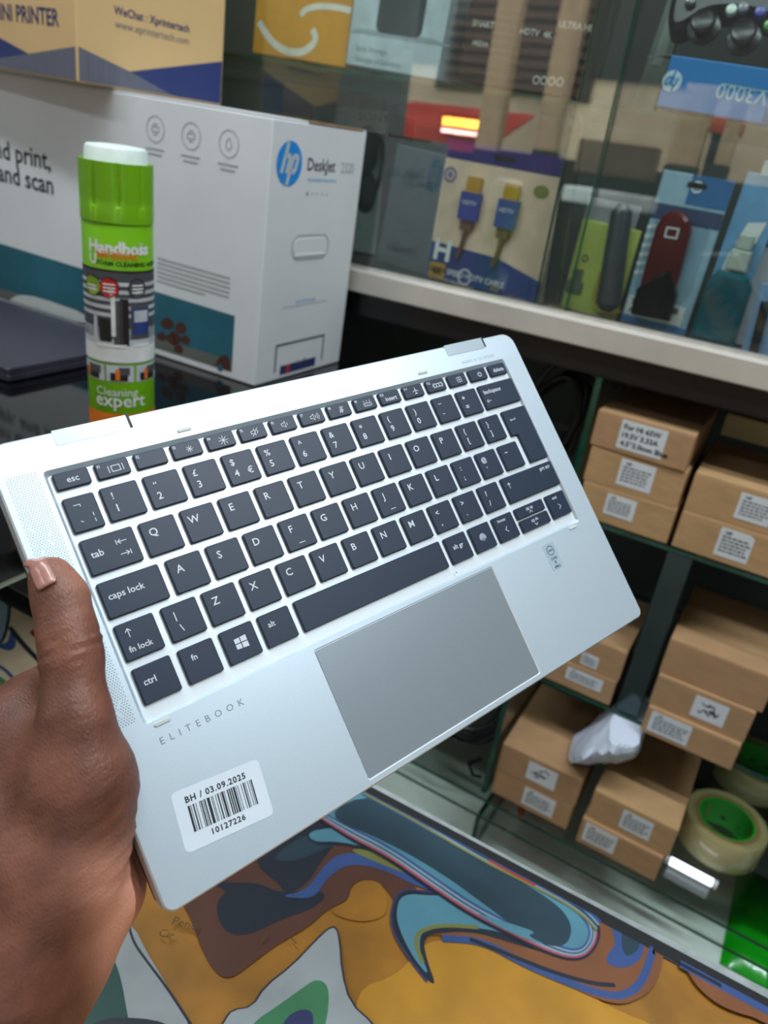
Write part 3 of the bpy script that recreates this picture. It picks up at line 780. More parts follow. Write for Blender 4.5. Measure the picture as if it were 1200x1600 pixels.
MB().box((X0, YB, .0), (X1, YB + .02, 1.95)).build('back_panel', DARKP, show)
for x in (X0, X1 - .02):
    MB().box((x, 1.02, 0 if x > 0 else 1.09), (x + .02, YB, 1.95)).build('side_panel', DARKP, show)
MB().box((X0, 1.0, 1.95), (X1, YB + .02, 1.99)).build('top_panel', DARKP, show)
def upright(x0, z0, x1, z1, y0, y1, t, m=None):
    fr = Frame((x0, y0, z0), (0, 1, 0), Vector((x1 - x0, 0, z1 - z0)))
    L = math.hypot(x1 - x0, z1 - z0); mb = MB(); V = [fr(a, b, h) for h in (-t / 2, t / 2) for a, b in ((0, 0), (y1 - y0, 0), (y1 - y0, L), (0, L))]
    mb.add(V, [(3, 2, 1, 0), (4, 5, 6, 7)], 0); mb.add(V, [(0, 1, 5, 4), (1, 2, 6, 5), (2, 3, 7, 6), (3, 0, 4, 7)], 1)
    return mb.build('glass_upright', m or [SHELFG, GEDGE], show)
DG = [glass('dark_green_glass', (.25, .36, .32), f0=.06), GEDGE]
PD = [mat('dark_green_post', (16, 34, 28), rough=.2, var=.3, scale=20)] * 2
qa, qb, qc = on_y(855, 487, 1.020), on_y(899, 200, 1.020), on_y(932, 0, 1.020)
upright(qa.x, 1.1255, qb.x, sh(qb.x) - .0085, 1.020, 1.032, .017, PD)
upright(qb.x + .004, sh(qb.x) + .002, qc.x + .2 * (qc.x - qb.x), 1.66, 1.0315, 1.043, .017, PD)
upright(-.222, .8615, -.222, 1.058, 1.0, 1.34, .008)
upright(-.222, .362, -.222, .570, .935, 1.34, .008)
upright(-.222, .206, -.222, .296, .945, 1.34, .008)
MB().box((-.0745, 1.0, .577), (-.0395, 1.03, .8545)).build('mirror_post', mat('mirror_strip', (66, 78, 78), rough=.06, metal=.9, var=.05), show, bevel=.0015)
MB().box((-.0745, 1.03, .577), (-.0705, 1.30, .8545)).build('glass_upright', DG[0], show)
# ------------------------------------------------------------------ cartons on the lower shelves
KRAFT = [mat('kraft_board', (168, 131, 94), rough=.75, var=.08, scale=30, bump=.12, bscale=260, stretch=(1, 1, 3)),
         mat('kraft_board_light', (168, 131, 94), rough=.75, var=.08, scale=24, bump=.12, bscale=260, stretch=(1, 1, 3)),
         mat('kraft_board_dull', (176, 140, 98), rough=.75, var=.1, scale=26, bump=.12, bscale=260, stretch=(1, 1, 3)),
         mat('pale_board', (206, 194, 150), rough=.75, var=.06, scale=20, bump=.1)]
def carton(x0, x1, z0, z1, y0, dep, label, kraft=0, rot=0.0, st=None, lines=None, style='lines', group=None, seed=0):
    random.seed(seed)
    cx, cy = (x0 + x1) / 2, y0 + dep / 2
    M = Matrix.Translation((cx, cy, z0)) @ Matrix.Rotation(rot, 4, 'Z')
    t = thing('carton', m=M, label=label, category='box', group=group)
    w, h = (x1 - x0) / 2, z1 - z0
    R3 = M.to_3x3()
    base = Frame(M @ Vector((0, 0, 0)), R3 @ Vector((1, 0, 0)), R3 @ Vector((0, 1, 0)))
    mb = MB(); mb.obox(base, -w, w, -dep / 2, dep / 2, 0, h - .0016)
    mb.build('carton_body', KRAFT[kraft], t, bevel=.0012)
    mb = MB(); mb.obox(base, -w + .0004, w - .0004, -dep / 2 + .0003, dep / 2 - .0008, h - .0015, h)
    mb.build('top_flap', KRAFT[kraft], t, bevel=.0007)
    if st:
        a0, a1, b0, b1 = st                   # sticker on the front face, fractions of width / height
        fr = Frame(M @ Vector((-w, -dep / 2, 0)), R3 @ Vector((1, 0, 0)), (0, 0, 1))
        A0, A1, B0, B1 = a0 * 2 * w, a1 * 2 * w, b0 * h, b1 * h
        cl = .004 if style == 'corner' else .0006
        mb = MB(); mb.prism(fr, [(A0, B0), (A1, B0), (A1, B1 - cl), (A1 - cl * 1.6, B1), (A0, B1)], .0001, .0005)
        s = mb.build('sticker', mat('carton_sticker', (206, 210, 214), rough=.6, var=.03), t)
        p = MB(); H = B1 - B0; Wd = A1 - A0
        if style == 'text':
            n = len(lines)
            for i, tx in enumerate(lines):
                p.text(fr, tx, A0 + Wd * .07, B1 - H * (.30 + .29 * i), H * .25, .0007, 0, bold=.03)
        elif style == 'marker':
            for k in range(6):
                x = A0 + Wd * random.uniform(.12, .55); y = B0 + H * random.uniform(.25, .8)
                pts = [(x, y)]
                for q in range(4): pts.append((pts[-1][0] + Wd * random.uniform(.02, .13), y + H * random.uniform(-.16, .16)))
                p.stroke(fr, smooth_loop(pts, 1, False), .0016, .0007)
        else:
            p.text(fr, 'HP', A0 + Wd * .16, B1 - H * .2, H * .16, .0007, 0, bold=.04)
            for i in range(5):
                y = B1 - H * (.32 + .125 * i); x = A0 + Wd * .1
                while x < A0 + Wd * (.86 - .04 * (i % 3)):
                    l = random.uniform(.05, .15) * Wd
                    p.poly(fr, [(x, y), (min(x + l, A1 - Wd * .06), y), (min(x + l, A1 - Wd * .06), y + H * .055), (x, y + H * .055)], .0007, 0)
                    x += l + Wd * .03
        p.build('print', INK if style != 'lines' else mat('faded_ink', (70, 72, 78), rough=.7), s)
    return t
def xz(px, py, y): p = on_y(px, py, y); return p.x, p.z
S1, S2, S3 = .8625, .5780, .3625
xa0, xa1 = xz(923, 695, 1.0)[0], xz(1072, 739, 1.0)[0]
G_A = 'adapter cartons on the upper glass shelf'
carton(xa0 + .004, xa1 + .004, S1, S1 + .0525, 1.0, .165, 'brown carton at the bottom of the left stack, under the aluminium rail', 2, 0, (.28, .60, .28, .86), group=G_A, seed=1)
carton(xa0 + .001, xa1 + .002, S1 + .0527, S1 + .1050, 1.001, .165, 'brown carton in the middle of the left stack, under the aluminium rail', 2, .006, (.34, .70, .16, .88), group=G_A, seed=2)
carton(xa0 - .001, xa1 - .001, S1 + .1053, S1 + .1545, .999, .175, 'brown carton topping the left stack, its sticker in three large lines', 0, -.01, (.27, .74, .13, .93), ['For Hi 65W', '19.5V 3.33A', '4.5*3.0mm Blue'], 'text', group=G_A)
xb = xz(1043, 857, 1.0)[0]
carton(xb + .003, xb + .133, S1, S1 + .054, 1.0, .17, 'brown carton at the bottom of the right stack, sticker with torn corner', 2, 0, (.40, .72, .16, .9), None, 'corner', group=G_A, seed=5)
carton(xb + .003, xb + .133, S1 + .0542, S1 + .108, 1.002, .17, 'brown carton second from the bottom of the right stack, beside the three-carton stack', 2, 0, (.46, .78, .2, .86), group=G_A, seed=6)
xt = on_z(1125, 679, S1 + .1085)
carton(xt.x, xt.x + .125, S1 + .1085, S1 + .142, xt.y, .12, 'pale yellowish carton lying on the right stack under the rail', 3, 0, group=G_A)
# middle shelf
G_C = 'cartons on the middle glass shelf'
c0, c1 = xz(1005, 1127, .985)[0], xz(1146, 1191, .985)[0]
carton(c0, c1, S2, S2 + .0455, .975, .19, 'bottom carton of the middle right stack, small printed sticker at its left', 0, 0, (.06, .50, .16, .92), group=G_C, seed=9)
carton(c0 - .002, c1 + .001, S2 + .0457, S2 + .0975, .983, .19, 'middle carton of the right stack, sticker marked with black pen', 0, .004, (.42, .76, .18, .86), None, 'marker', group=G_C, seed=10)
carton(c0 - .003, c1 + .008, S2 + .0978, S2 + .156, .99, .185, 'top carton of the middle right stack, plain without sticker', 1, 0, group=G_C)
d1 = xz(952, 1100, 1.0)[0]
carton(d1 - .128, d1, S2, S2 + .045, 1.0, .17, 'lower carton half hidden by the laptop, long white sticker', 0, 0, (.42, .86, .36, .84), group=G_C, seed=12)
carton(d1 - .125, d1 + .002, S2 + .0453, S2 + .098, 1.002, .17, 'upper carton half hidden by the laptop, beside the mirrored post', 0, 0, (.52, .72, .1, .5), group=G_C, seed=13)
# bottom shelf
G_E = 'cartons on the bottom glass shelf'
e0, e1 = xz(763, 1239, .945)[0], xz(881, 1305, .945)[0]
carton(e0 + .003, e1, S3, S3 + .0505, .945, .17, 'bottom left carton on the lowest shelf, printed grey sticker', 1, 0, (.40, .80, .18, .88), group=G_E, seed=15)
carton(e0 + .002, e1 + .001, S3 + .0508, S3 + .106, .945, .19, 'carton lying on the bottom left one, sticker scrawled in black', 0, .01, (.36, .72, .2, .84), None, 'marker', group=G_E, seed=16)
f0, f1 = xz(897, 1319, .94)[0], xz(1018, 1386, .94)[0]
carton(f0, f1, S3, S3 + .049, .935, .17, 'lowest carton beside the tape rolls, printed grey sticker at its left', 0, 0, (.06, .46, .2, .92), group=G_E, seed=17)
carton(f0 + .004, f1 + .006, S3 + .0493, S3 + .104, .942, .185, 'wide carton with dull top beside the tape rolls, under the paper', 2, -.012, (.38, .74, .2, .84), group=G_E, seed=18)

# crumpled white paper resting on the two bottom stacks
random.seed(21)
bm = bmesh.new(); bmesh.ops.create_icosphere(bm, subdivisions=4, radius=1.0)
pc = Vector((-.066, 1.022, .522))
nv = [Vector((random.gauss(0, 1), random.gauss(0, 1), random.gauss(0, 1))).normalized() for _ in range(11)]
od = [random.uniform(.52, .86) for _ in nv]
V = []
for v in bm.verts:
    d = v.co.normalized()
    r = min([1.0] + [o / max(.05, d.dot(n)) for n, o in zip(nv, od)])
    r *= 1.16 + .05 * math.sin(9 * d.x + 5 * d.z) * math.cos(8 * d.y) + .03 * math.sin(17 * d.z + 11 * d.x)
    p = Vector((d.x * .040, d.y * .088, d.z * .078)) * r; p.z = min(p.z, .047)
    p.x += .30 * p.z; p.z = max(p.z, -.044)
    V.append(pc + p)
bm.verts.index_update()
mb = MB(); mb.add(V, [tuple(v.index for v in f.verts) for f in bm.faces]); bm.free()
mb.build('crumpled_paper', mat('crumpled_white_paper', (206, 214, 230), rough=.7, var=.04, scale=30, bump=.5, bscale=90), smooth=True, angle=22, label='crumpled white paper wad lying on the cartons of the lowest shelf', category='paper')

# packing tape
def tape(c, ro, ri, h, label):
    t = thing('tape_roll', c, label, 'tape', 'clear packing tape rolls')
    mb = MB(); mb.lathe(c, [(ri + .0035, .0006), (ro - .002, .0006), (ro, .0025), (ro, h - .0025), (ro - .002, h), (ri + .010, h), (ri + .0035, h - .0004), (ri + .0035, .0006)], 56, mis=[0, 0, 0, 0, 0, 1, 1])
    mb.build('tape_winding', [mat('clear_brownish_tape', (156, 147, 104), rough=.22, var=.05, scale=12, coat=.4, stretch=(1, 1, 12)), mat('brown_tape_inner', (136, 110, 72), rough=.3)], t, smooth=True, angle=50)
    mb = MB(); mb.lathe(c, [(ri, 0), (ri + .0034, 0), (ri + .0034, h), (ri, h), (ri, 0)], 56)
    core = mb.build('core', mat('green_core_card', (34, 150, 40), rough=.5, var=.08), t, smooth=True, angle=40)
    mb = MB()
    for k in range(9):
        a = k * .7 + .2
        fr = Frame(Vector(c) + Vector((math.cos(a), math.sin(a), 0)) * (ri - .0004), (-math.sin(a), math.cos(a), 0), (0, 0, 1))
        if k % 3 == 0: mb.stroke(fr, [(-.004, .010), (.0, .024), (-.003, .036), (.004, .040)], .003, 0, 0)
        else: mb.poly(fr, [(-.004, .014 + .008 * (k % 2)), (.004, .014), (.004, .020), (-.004, .022)], 0, 1)
    mb.build('core_print', [mat('print_tan', (150, 110, 50)), mat('print_dark_green', (16, 60, 24))], core)
tape((.131, 1.078, .3612), .0635, .040, .052, 'clear packing tape roll standing nearest, in front of the other roll')
tape((.158, 1.262, .3612), .0635, .040, .052, 'clear packing tape roll farther back, half hidden by the other roll')

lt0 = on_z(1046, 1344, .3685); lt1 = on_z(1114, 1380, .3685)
tl_ = thing('added_streak', ((lt0.x + lt1.x) / 2, (lt0.y + lt1.y) / 2, .3612), 'short glowing white tube added for a reflected streak before the nearest tape roll', 'streak')  # added glowing tube, stands in for a streak of light reflected in the shelf glass
MB().tube([lt0, lt1], .0062, 12).build('tube', mat('streak_glow', (232, 240, 255), emit=5.0, var=0), tl_, smooth=True)
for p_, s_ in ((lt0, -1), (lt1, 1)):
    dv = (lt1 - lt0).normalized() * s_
    MB().tube([p_ - dv * .001, p_ + dv * .006], .0068, 12).build('streak_end', mat('streak_end_grey', (200, 204, 204), rough=.4), tl_, smooth=True, angle=40)
# green packet and its dark round item on the white plinth
gp = [on_z(1196, 1376, .2055), on_z(1124, 1506, .2055), on_z(1215, 1556, .2055), on_z(1290, 1420, .2055)]
frg = Frame(gp[1], gp[2] - gp[1], Vector((0, 0, 1)).cross((gp[2] - gp[1]).normalized()))
gw = (gp[2] - gp[1]).length; gl = (gp[0] - gp[1]).length
pk = thing('green_packet', frg(gw / 2, gl / 2, 0), 'bright green glossy packet lying on the white plinth beside the tape', 'packet')
mb = MB(); n = 12
for j in range(n + 1):
    for i in range(n + 1):
        a, b = i / n, j / n
        hh = .022 * (1 - (2 * a - 1) ** 4) * (1 - (2 * b - 1) ** 6) + .0012 * math.sin(17 * a + 9 * b)
        mb.v.append(frg(a * gw, b * gl, .0008 + max(0, hh)))
for j in range(n):
    for i in range(n):
        mb.f.append((j * (n + 1) + i, j * (n + 1) + i + 1, (j + 1) * (n + 1) + i + 1, (j + 1) * (n + 1) + i)); mb.m.append(0)
mb.v += [frg(0, 0, .0004), frg(gw, 0, .0004), frg(gw, gl, .0004), frg(0, gl, .0004)]; q = len(mb.v); mb.f.append((q - 1, q - 2, q - 3, q - 4)); mb.m.append(0)
mb.build('film_body', mat('green_film', (24, 168, 28), rough=.18, var=.15, scale=14, coat=.3, bump=.25, bscale=40), pk, smooth=True)
mb = MB(); mb.obox(frg, 0, gw, 0, .006, .0009, .002); mb.obox(frg, 0, gw, gl - .006, gl, .0009, .002)
mb.build('crimped_end', mat('green_film_dark', (16, 110, 22), rough=.3), pk)

# cables -----------------------------------------------------------------
CABLE = mat('black_cable', (14, 14, 16), rough=.35)
def coil(c, rx, ry, turns, r, seed, tilt, hz=.0):
    random.seed(seed); P = []; N = turns * 26
    for i in range(N + 1):
        a = 2 * math.pi * i / 26; k = i / N
        w = 1 + .10 * math.sin(a * .37 + seed) + .05 * math.sin(a * .81)
        p = Vector((rx * w * math.cos(a), ry * w * math.sin(a), 0))
        p.rotate(Matrix.Rotation(tilt[0] + .18 * math.sin(k * 7 + seed), 3, 'X')); p.rotate(Matrix.Rotation(tilt[1] + .3 * math.sin(k * 5), 3, 'Y'))
        P.append(Vector(c) + p + Vector((hz * k, .012 * math.sin(k * 9), 0)))
    return P
def grounded(P, z):
    lo = min(p.z for p in P); return [p + Vector((0, 0, z - lo)) for p in P]
cb1 = thing('cable', (-.285, 1.12, .8615), 'tangled black power cable standing beside the left carton stack', 'cable')
P = grounded(coil((-.302, 1.10, .95), .040, .085, 5, .0045, 3, (1.25, .2), .0), .8665)
MB().tube(P, .0048, 8).build('cord', CABLE, cb1, smooth=True)
mb = MB(); mb.tube([(-.30, 1.045, .8735), (-.285, 1.06, .8755), (-.262, 1.075, .8755), (-.25, 1.083, .8735)], [.008, .0115, .0115, .008], 10); mb.build('plug', CABLE, cb1, smooth=True)
cb2 = thing('cable', (-.30, 1.08, .3612), 'black cable coiled in loose loops on the lowest glass shelf', 'cable')
P = grounded(coil((-.315, 1.08, .40), .056, .066, 4, .004, 8, (.5, .25), .012), .3665)
MB().tube(P, .0044, 8).build('cord', CABLE, cb2, smooth=True)
P = smooth_loop([(p.x, p.y) for p in []], 1) if False else None
mb = MB(); mb.tube([(-.255, 1.0, .3665), (-.268, .975, .3665), (-.25, .955, .3665), (-.236, .96, .3665)], .0036, 8); mb.build('cord_end', CABLE, cb2, smooth=True)
# orange and black shape added on the lower plate for a reflection in the glass
oc = on_z(792, 1322, .3095)
cn = thing('added_reflection', (oc.x, oc.y, .303), 'small orange and black shape added for a glass reflection below the bottom left cartons', 'plug')
MB().tube([(oc.x - .012, 1.0, .3105), (oc.x - .006, .985, .3105), (oc.x, .972, .3105)], [.007, .0072, .005], 10).build('reflection_body', mat('reflection_orange', (170, 84, 36), rough=.4), cn, smooth=True)
MB().tube([(oc.x - .012, 1.0, .3105), (oc.x + .004, 1.03, .309), (oc.x + .03, 1.06, .309), (oc.x + .02, 1.10, .309)], .004, 8).build('cord', CABLE, cn, smooth=True)

# ------------------------------------------------------------------ printer carton and what stands round it
HY, HZ0, HZ1 = .775, .9866, 1.3105
hx1 = on_y(420, 178, HY).x; HLEN = .62; TA = math.radians(1.3)
hdep = .205; HH = HZ1 - HZ0
HX = Vector((math.cos(TA), 0, -math.sin(TA))); HU = Vector((math.sin(TA), 0, math.cos(TA)))
hpiv = Vector((hx1, HY, HZ0))
hp = thing('printer_carton', hpiv + Vector((-HLEN / 2, hdep / 2, 0)), 'large white printer carton with round blue emblem on its end', 'box')
WB = mat('white_carton', (214, 217, 220), rough=.55, var=.03, scale=12, bump=.08, bscale=120)
FF = Frame(hpiv - HX * HLEN, HX, HU)                       # long face
EF = Frame(hpiv, (0, 1, 0), HU)                            # end face
mb = MB(); sk = -HLEN * math.tan(TA)                        # the lid bulges: the top runs out of level, the base stands flat
P_ = [FF(a, b, h) for h in (-hdep, 0) for a, b in ((0, sk), (HLEN, 0), (HLEN, HH - .002), (0, HH - .002))]
mb.add(P_, [(3, 2, 1, 0), (4, 5, 6, 7), (0, 1, 5, 4), (1, 2, 6, 5), (2, 3, 7, 6), (3, 0, 4, 7)]); mb.build('carton_body', WB, hp, bevel=.002)
lowb = lambda a: .010 - (HLEN - a) * math.tan(TA)
for d0, d1 in ((.0006, hdep * .5 - .0006), (hdep * .5 + .0006, hdep - .0006)):
    mb = MB(); mb.obox(FF, .001, HLEN - .001, HH - .002, HH, -d1, -d0); mb.build('top_flap', WB, hp, bevel=.0008)
mb = MB(); mb.obox(FF, HLEN - .012, HLEN + .0006, HH - .0019, HH + .0007, -hdep + .01, -.07); mb.build('worn_edge', mat('torn_brown_card', (150, 122, 92), rough=.9, var=.3, scale=90), hp, bevel=.0005)
PT = {k: mat('carton_print_' + k, c, rough=.5, var=v, scale=14) for k, c, v in (('teal', (34, 94, 110), .18), ('dark', (44, 44, 54), .1), ('white', (190, 196, 196), .04), ('brown', (70, 40, 32), .2),
      ('stone', (150, 152, 140), .12), ('blue', (24, 136, 216), .02), ('vase', (150, 150, 120), .3), ('desk', (96, 100, 94), .1), ('navy', (46, 52, 98), .05), ('cyan', (90, 170, 220), .03))}
mb = MB(); K = 1
L2 = FF.px(0, 387); L3 = FF.px(367, 496)
tz = L3[1] + .002
mb.poly(FF, [(0.004, lowb(.004)), (L3[0], lowb(L3[0])), (L3[0], tz), (.004, tz)], .0003, 0)
def ffp(*p): return [(FF.px(*q)[0], max(lowb(FF.px(*q)[0]) + .001, FF.px(*q)[1])) for q in p]
mb.poly(FF, [(.004, lowb(.004)), (L3[0], lowb(L3[0])), (L3[0], lowb(L3[0]) + .016), (.004, lowb(.004) + .016)], .0004, 5)
mb.poly(FF, smooth_loop(ffp((15, 468), (30, 460), (60, 464), (140, 492), (140, 528), (60, 500), (20, 484)), 1), .0005, 2)
mb.poly(FF, smooth_loop(ffp((256, 570), (270, 556), (288, 560), (294, 600), (282, 630), (262, 625), (250, 600)), 2), .0005, 4)
for a, b, w, h in ((262, 505, 14, 12), (283, 512, 12, 12), (272, 528, 15, 14), (290, 530, 10, 10), (253, 525, 10, 9), (280, 545, 9, 10)):
    mb.poly(FF, smooth_loop(ffp((a - w, b), (a, b - h), (a + w, b + 3), (a, b + h)), 2), .0006, 1)
mb.stroke(FF, ffp((272, 558), (274, 535), (270, 510)), .0015, .0006, 1)
mb.poly(FF, smooth_loop(ffp((318, 612), (325, 590), (336, 585), (340, 560), (355, 552), (362, 570), (358, 590), (362, 615), (345, 622)), 2), .0006, 3)
mb.disc(FF, *ffp((343, 596))[0], .005, .0007, 0, 10)
mb.build('printed_photograph', [PT['teal'], PT['brown'], PT['white'], PT['brown'], PT['vase'], PT['desk']], hp)
mb = MB()
a = FF.px(80, 266); mb.text(FF, 'Easily scan and print,', a[0], a[1] - .0, .036, .0004, 0, 'R', bold=.015)
a = FF.px(84, 304); mb.text(FF, 'copy, and scan', a[0], a[1], .036, .0004, 0, 'R', bold=.015)
mb.build('headline', mat('near_black_ink', (30, 32, 36), rough=.6), hp)
mb = MB()
for (px, py) in ((243, 202), (299, 213), (358, 225)):
    mb = MB(); a, b = FF.px(px, py); mb.ring(FF, a, b, .0145, .0156, .0004, 0, 28)
    if px < 340:
        mb.stroke(FF, [(a - .006, b - .003), (a + .006, b - .003), (a + .006, b + .003), (a - .006, b + .003)], .0012, .0004, 0, True)
        mb.stroke(FF, [(a - .004, b + .006), (a + .004, b + .006)], .0012, .0004); mb.stroke(FF, [(a - .003, b - .006), (a + .003, b - .006)], .0012, .0004)
    else:
        mb.stroke(FF, smooth_loop([(a, b + .008), (a + .005, b - .001), (a + .003, b - .006), (a - .003, b - .006), (a - .005, b - .001)], 1), .0011, .0004, 0, True)
    for k in range(2):
        mb.poly(FF, [(a - .016 + .004 * k, b - .024 - .006 * k), (a + .016 - .004 * k, b - .024 - .006 * k), (a + .016 - .004 * k, b - .0222 - .006 * k), (a - .016 + .004 * k, b - .0222 - .006 * k)], .0004, 0)
    mb.build('printed_icon', mat('pale_grey_ink', (146, 150, 152), rough=.6), hp)
mb = MB(); a0, b0 = FF.px(246, 404); a1, _ = FF.px(360, 430)
for k in range(6):
    y = b0 - .006 * k; mb.poly(FF, [(a0, y), (a1 - (.04 if k == 5 else 0), y), (a1 - (.04 if k == 5 else 0), y + .0018), (a0, y + .0018)], .0004, 0)
mb.build('small_print', mat('pale_grey_ink', (146, 150, 152), rough=.6), hp)
def hp_mark(mb, fr, cx, cy, r, h, mdisc, mlet, flip=1):
    """round emblem with two slanted letters"""
    mb.disc(fr, cx, cy, r, h, mdisc, 40)
    sl = .32 * r
    def T(x, y): return (cx + flip * (x * r + y * sl), cy + flip * y * r)
    w = .20 * r
    def S(pts): mb.stroke(fr, [T(*p) for p in pts], w, h + .00012, mlet)
    S([(-.46, -.42), (-.46, .93)]); S([(-.46, .34), (-.16, .36), (-.06, .26), (-.06, -.42)])
    S([(.18, .36), (.18, -.95)]); S([(.18, .34), (.46, .36), (.56, .24), (.56, -.2), (.46, -.34), (.20, -.34)])
mb = MB(); a, b = EF.px(452, 256); hp_mark(mb, EF, a, b, .0255, .0004, 0, 1)
mb.build('emblem', [PT['blue'], PT['white']], hp, label='round blue printed emblem')
mb = MB(); a, b = EF.px(480, 264); mb.text(EF, 'DeskJet', a, b - .0015, .021, .0004, 0, bold=.01, sx=.95)
mb.text(EF, '2320', a + .076, b - .0015, .018, .0004, 1, sx=.9)
a, b = EF.px(480, 283)
mb.text(EF, 'Imprimante tout-en-un', a, b, .0075, .0004, 2, sx=.95)
for k in range(5): mb.disc(EF, a + .002 + .011 * k, b - .015, .002 if k == 0 else .0012, .0004, 0, 10)
a, b = EF.px(441, 482); a1, _ = EF.px(510, 470)
mb.poly(EF, [(a, b), (a1, b), (a1, b + .001), (a, b + .001)], .0004, 1); mb.text(EF, 'hp.com/recycle', (a + a1) / 2, b + .004, .0075, .0004, 2, 'C')
mb.build('end_lettering', [mat('near_black_ink', (30, 32, 36)), mat('grey_lettering', (150, 154, 158)), PT['cyan']], hp)
# hand hole with its folded-in tab
a, b = EF.px(485, 386)
mb = MB(); pts = rrect(a - .042, b - .016, a + .042, b + .016, .015, 5)
n = len(pts); ins = inset(pts, .0015)
mb.add([EF(p[0], p[1], .0005) for p in pts] + [EF(p[0], p[1], .0005) for p in ins], [(i, (i + 1) % n, n + (i + 1) % n, n + i) for i in range(n)], 0)
mb.obox(EF, a - .034, a + .034, b - .011, b - .0085, .0002, .0016, 1)
mb.prism(EF, inset(pts, .0045), .0002, .0007, 1, ch=.0004)
mb.build('hand_hole', [mat('carton_cut_shade', (150, 154, 160), rough=.7), WB], hp)
# printed phone screen
q = [EF.px(*p) for p in ((432, 541), (506, 523))]
mb = MB(); x0, x1, yt = q[0][0], q[1][0], (q[0][1] + q[1][1]) / 2
yl = max(.012, yt - .085); mb.stroke(EF, [(x0, yl), (x0, yt), (x1, yt), (x1, yl)], .0028, .0005, 0)
bb = max(.012, EF.px(478, 584)[1])
mb.poly(EF, [(x0 + .012, bb - .006), (x1 - .016, bb - .006), (x1 - .016, bb + .007), (x0 + .012, bb + .007)], .0005, 1)
mb.poly(EF, [(x0 + .026, bb - .006), (x0 + .034, bb - .006), (x0 + .034, bb + .007), (x0 + .026, bb + .007)], .0006, 2)
mb.text(EF, 'hp', (x0 + x1) / 2, yt - .034, .010, .0005, 3, 'C'); mb.disc(EF, (x0 + x1) / 2 + .012, yt - .030, .003, .0005, 3, 10)
mb.build('printed_screen', [PT['dark'], PT['navy'], mat('print_red', (190, 60, 80)), INKGREY], hp)

# tan carton on top ------------------------------------------------------
pc0 = on_y(121, 121, .722); pc0.z = HZ1 + .0012 + (hx1 - pc0.x) * math.tan(TA); pf = on_y(346, 150, .962)
td = Vector((pf.x - pc0.x, pf.y - pc0.y, 0)); rw = td.length; td = (td - HU * td.dot(HU)).normalized()
tl = HU.cross(td)
tan = thing('receipt_printer_carton', pc0 + td * .1 + tl * .12, 'tan and navy carton standing on the large white printer carton', 'box')
TAN = mat('tan_print', (206, 172, 122), rough=.5, var=.04, scale=10, bump=.08)
NAVYP = mat('navy_print', (44, 56, 108), rough=.45, var=.08, scale=8)
GREYP = mat('grey_stripe_print', (96, 98, 112), rough=.5, var=.1, scale=200, stretch=(1, 1, .02))
RF = Frame(pc0, td, HU)
LFc = Frame(pc0 + tl * .25, -tl, HU)
BF = Frame(pc0, td, tl)
mb = MB(); mb.obox(BF, 0, rw, 0, .25, 0, .178); mb.build('carton_body', TAN, tan, bevel=.0018)
mb = MB(); mb.obox(BF, .0008, rw / 2 - .0008, .0008, .2492, .178, .1798); mb.build('top_flap', TAN, tan, bevel=.0006)
mb = MB(); mb.obox(BF, rw / 2 + .0008, rw - .0008, .0008, .2492, .178, .1798); mb.build('top_flap', TAN, tan, bevel=.0006)
mb = MB(); e = .0022
pA = RF.px(347, 96); pB = RF.px(135, 120); pC = RF.px(200, 112)
mb.poly(RF, [(e, e), (rw - e, e), (rw - e, pA[1]), (pC[0], pC[1])], .0003, 0)
pt = RF.px(124, 73); pu = RF.px(205, 113); pv = RF.px(262, 144)
mb.poly(RF, [(e, e), (pv[0] + .01, e), pu, (e, pt[1])], .0005, 1)
qa = LFc.px(0, 59); qb = LFc.px(45, 84); qt = LFc.px(120, 73); qd = LFc.px(0, 92)
mb.poly(LFc, [(e, e), (.25 - e, e), (.25 - e, .012), qb, (qa[0], qa[1]), (e, qa[1] + .03)], .0003, 0)
mb.poly(LFc, [(qd[0] - .03, e), (.25 - e, e), (.25 - e, qt[1]), (qd[0] - .03, qd[1] - .004)], .0005, 1)
mb.build('printed_bands', [NAVYP, GREYP], tan)
mb = MB()
a, b = LFc.px(93, 41); mb.text(LFc, 'MINI PRINTER', a, b, .0255, .0004, 0, 'R', bold=.02, sx=.9); mb.build('lettering', mat('navy_ink', (48, 56, 96)), tan); mb = MB()
a, b = RF.px(182, 20); a2, b2 = RF.px(292, 50); mb.text(RF, 'WeChat : Xprintertech', (a + a2) / 2, (b + b2) / 2 - .001, .0128, .0004, 0, 'C', bold=.02)
mb.build('lettering', [mat('navy_ink', (48, 56, 96))], tan); mb = MB()
a, b = RF.px(185, 40); a2, b2 = RF.px(290, 68); mb.text(RF, 'www.xprintertech.com', (a + a2) / 2, (b + b2) / 2 - .002, .0128, .0004, 1, 'C')
mb.build('lettering', [mat('navy_ink', (48, 56, 96)), mat('grey_navy_ink', (96, 98, 112))], tan)

# spray can ------------------------------------------------------------------
cc = Vector((-.5925, .530, .9864)); CRad = .0325
can = thing('spray_can', cc, 'green foam cleaner spray can with printed label, standing before the white carton', 'can')
GRN = mat('lime_green_plastic', (112, 172, 14), rough=.28, var=.02)
GRNL = mat('lime_green_label', (114, 178, 18), rough=.3, var=.02)
def cz(py, px=186): return on_y(px, py, cc.y - CRad).z - cc.z
zl0, zl1 = cz(575), cz(432)
z_cap0, z_cap1 = cz(355), cz(258)
mb = MB(); mb.lathe(cc, [(.0, .003), (.024, .001), (.0295, 0), (.0315, .001), (.0322, .003), (.0322, z_cap0 - .002), (.031, z_cap0), (0, z_cap0)], 48)
mb.build('can_body', GRNL, can, smooth=True, angle=40)
fl_ = lambda r, z, a: r - (.0020 * max(0, math.cos(a * 9)) ** 6 if z_cap0 + .014 < z < z_cap1 + .01 else 0)
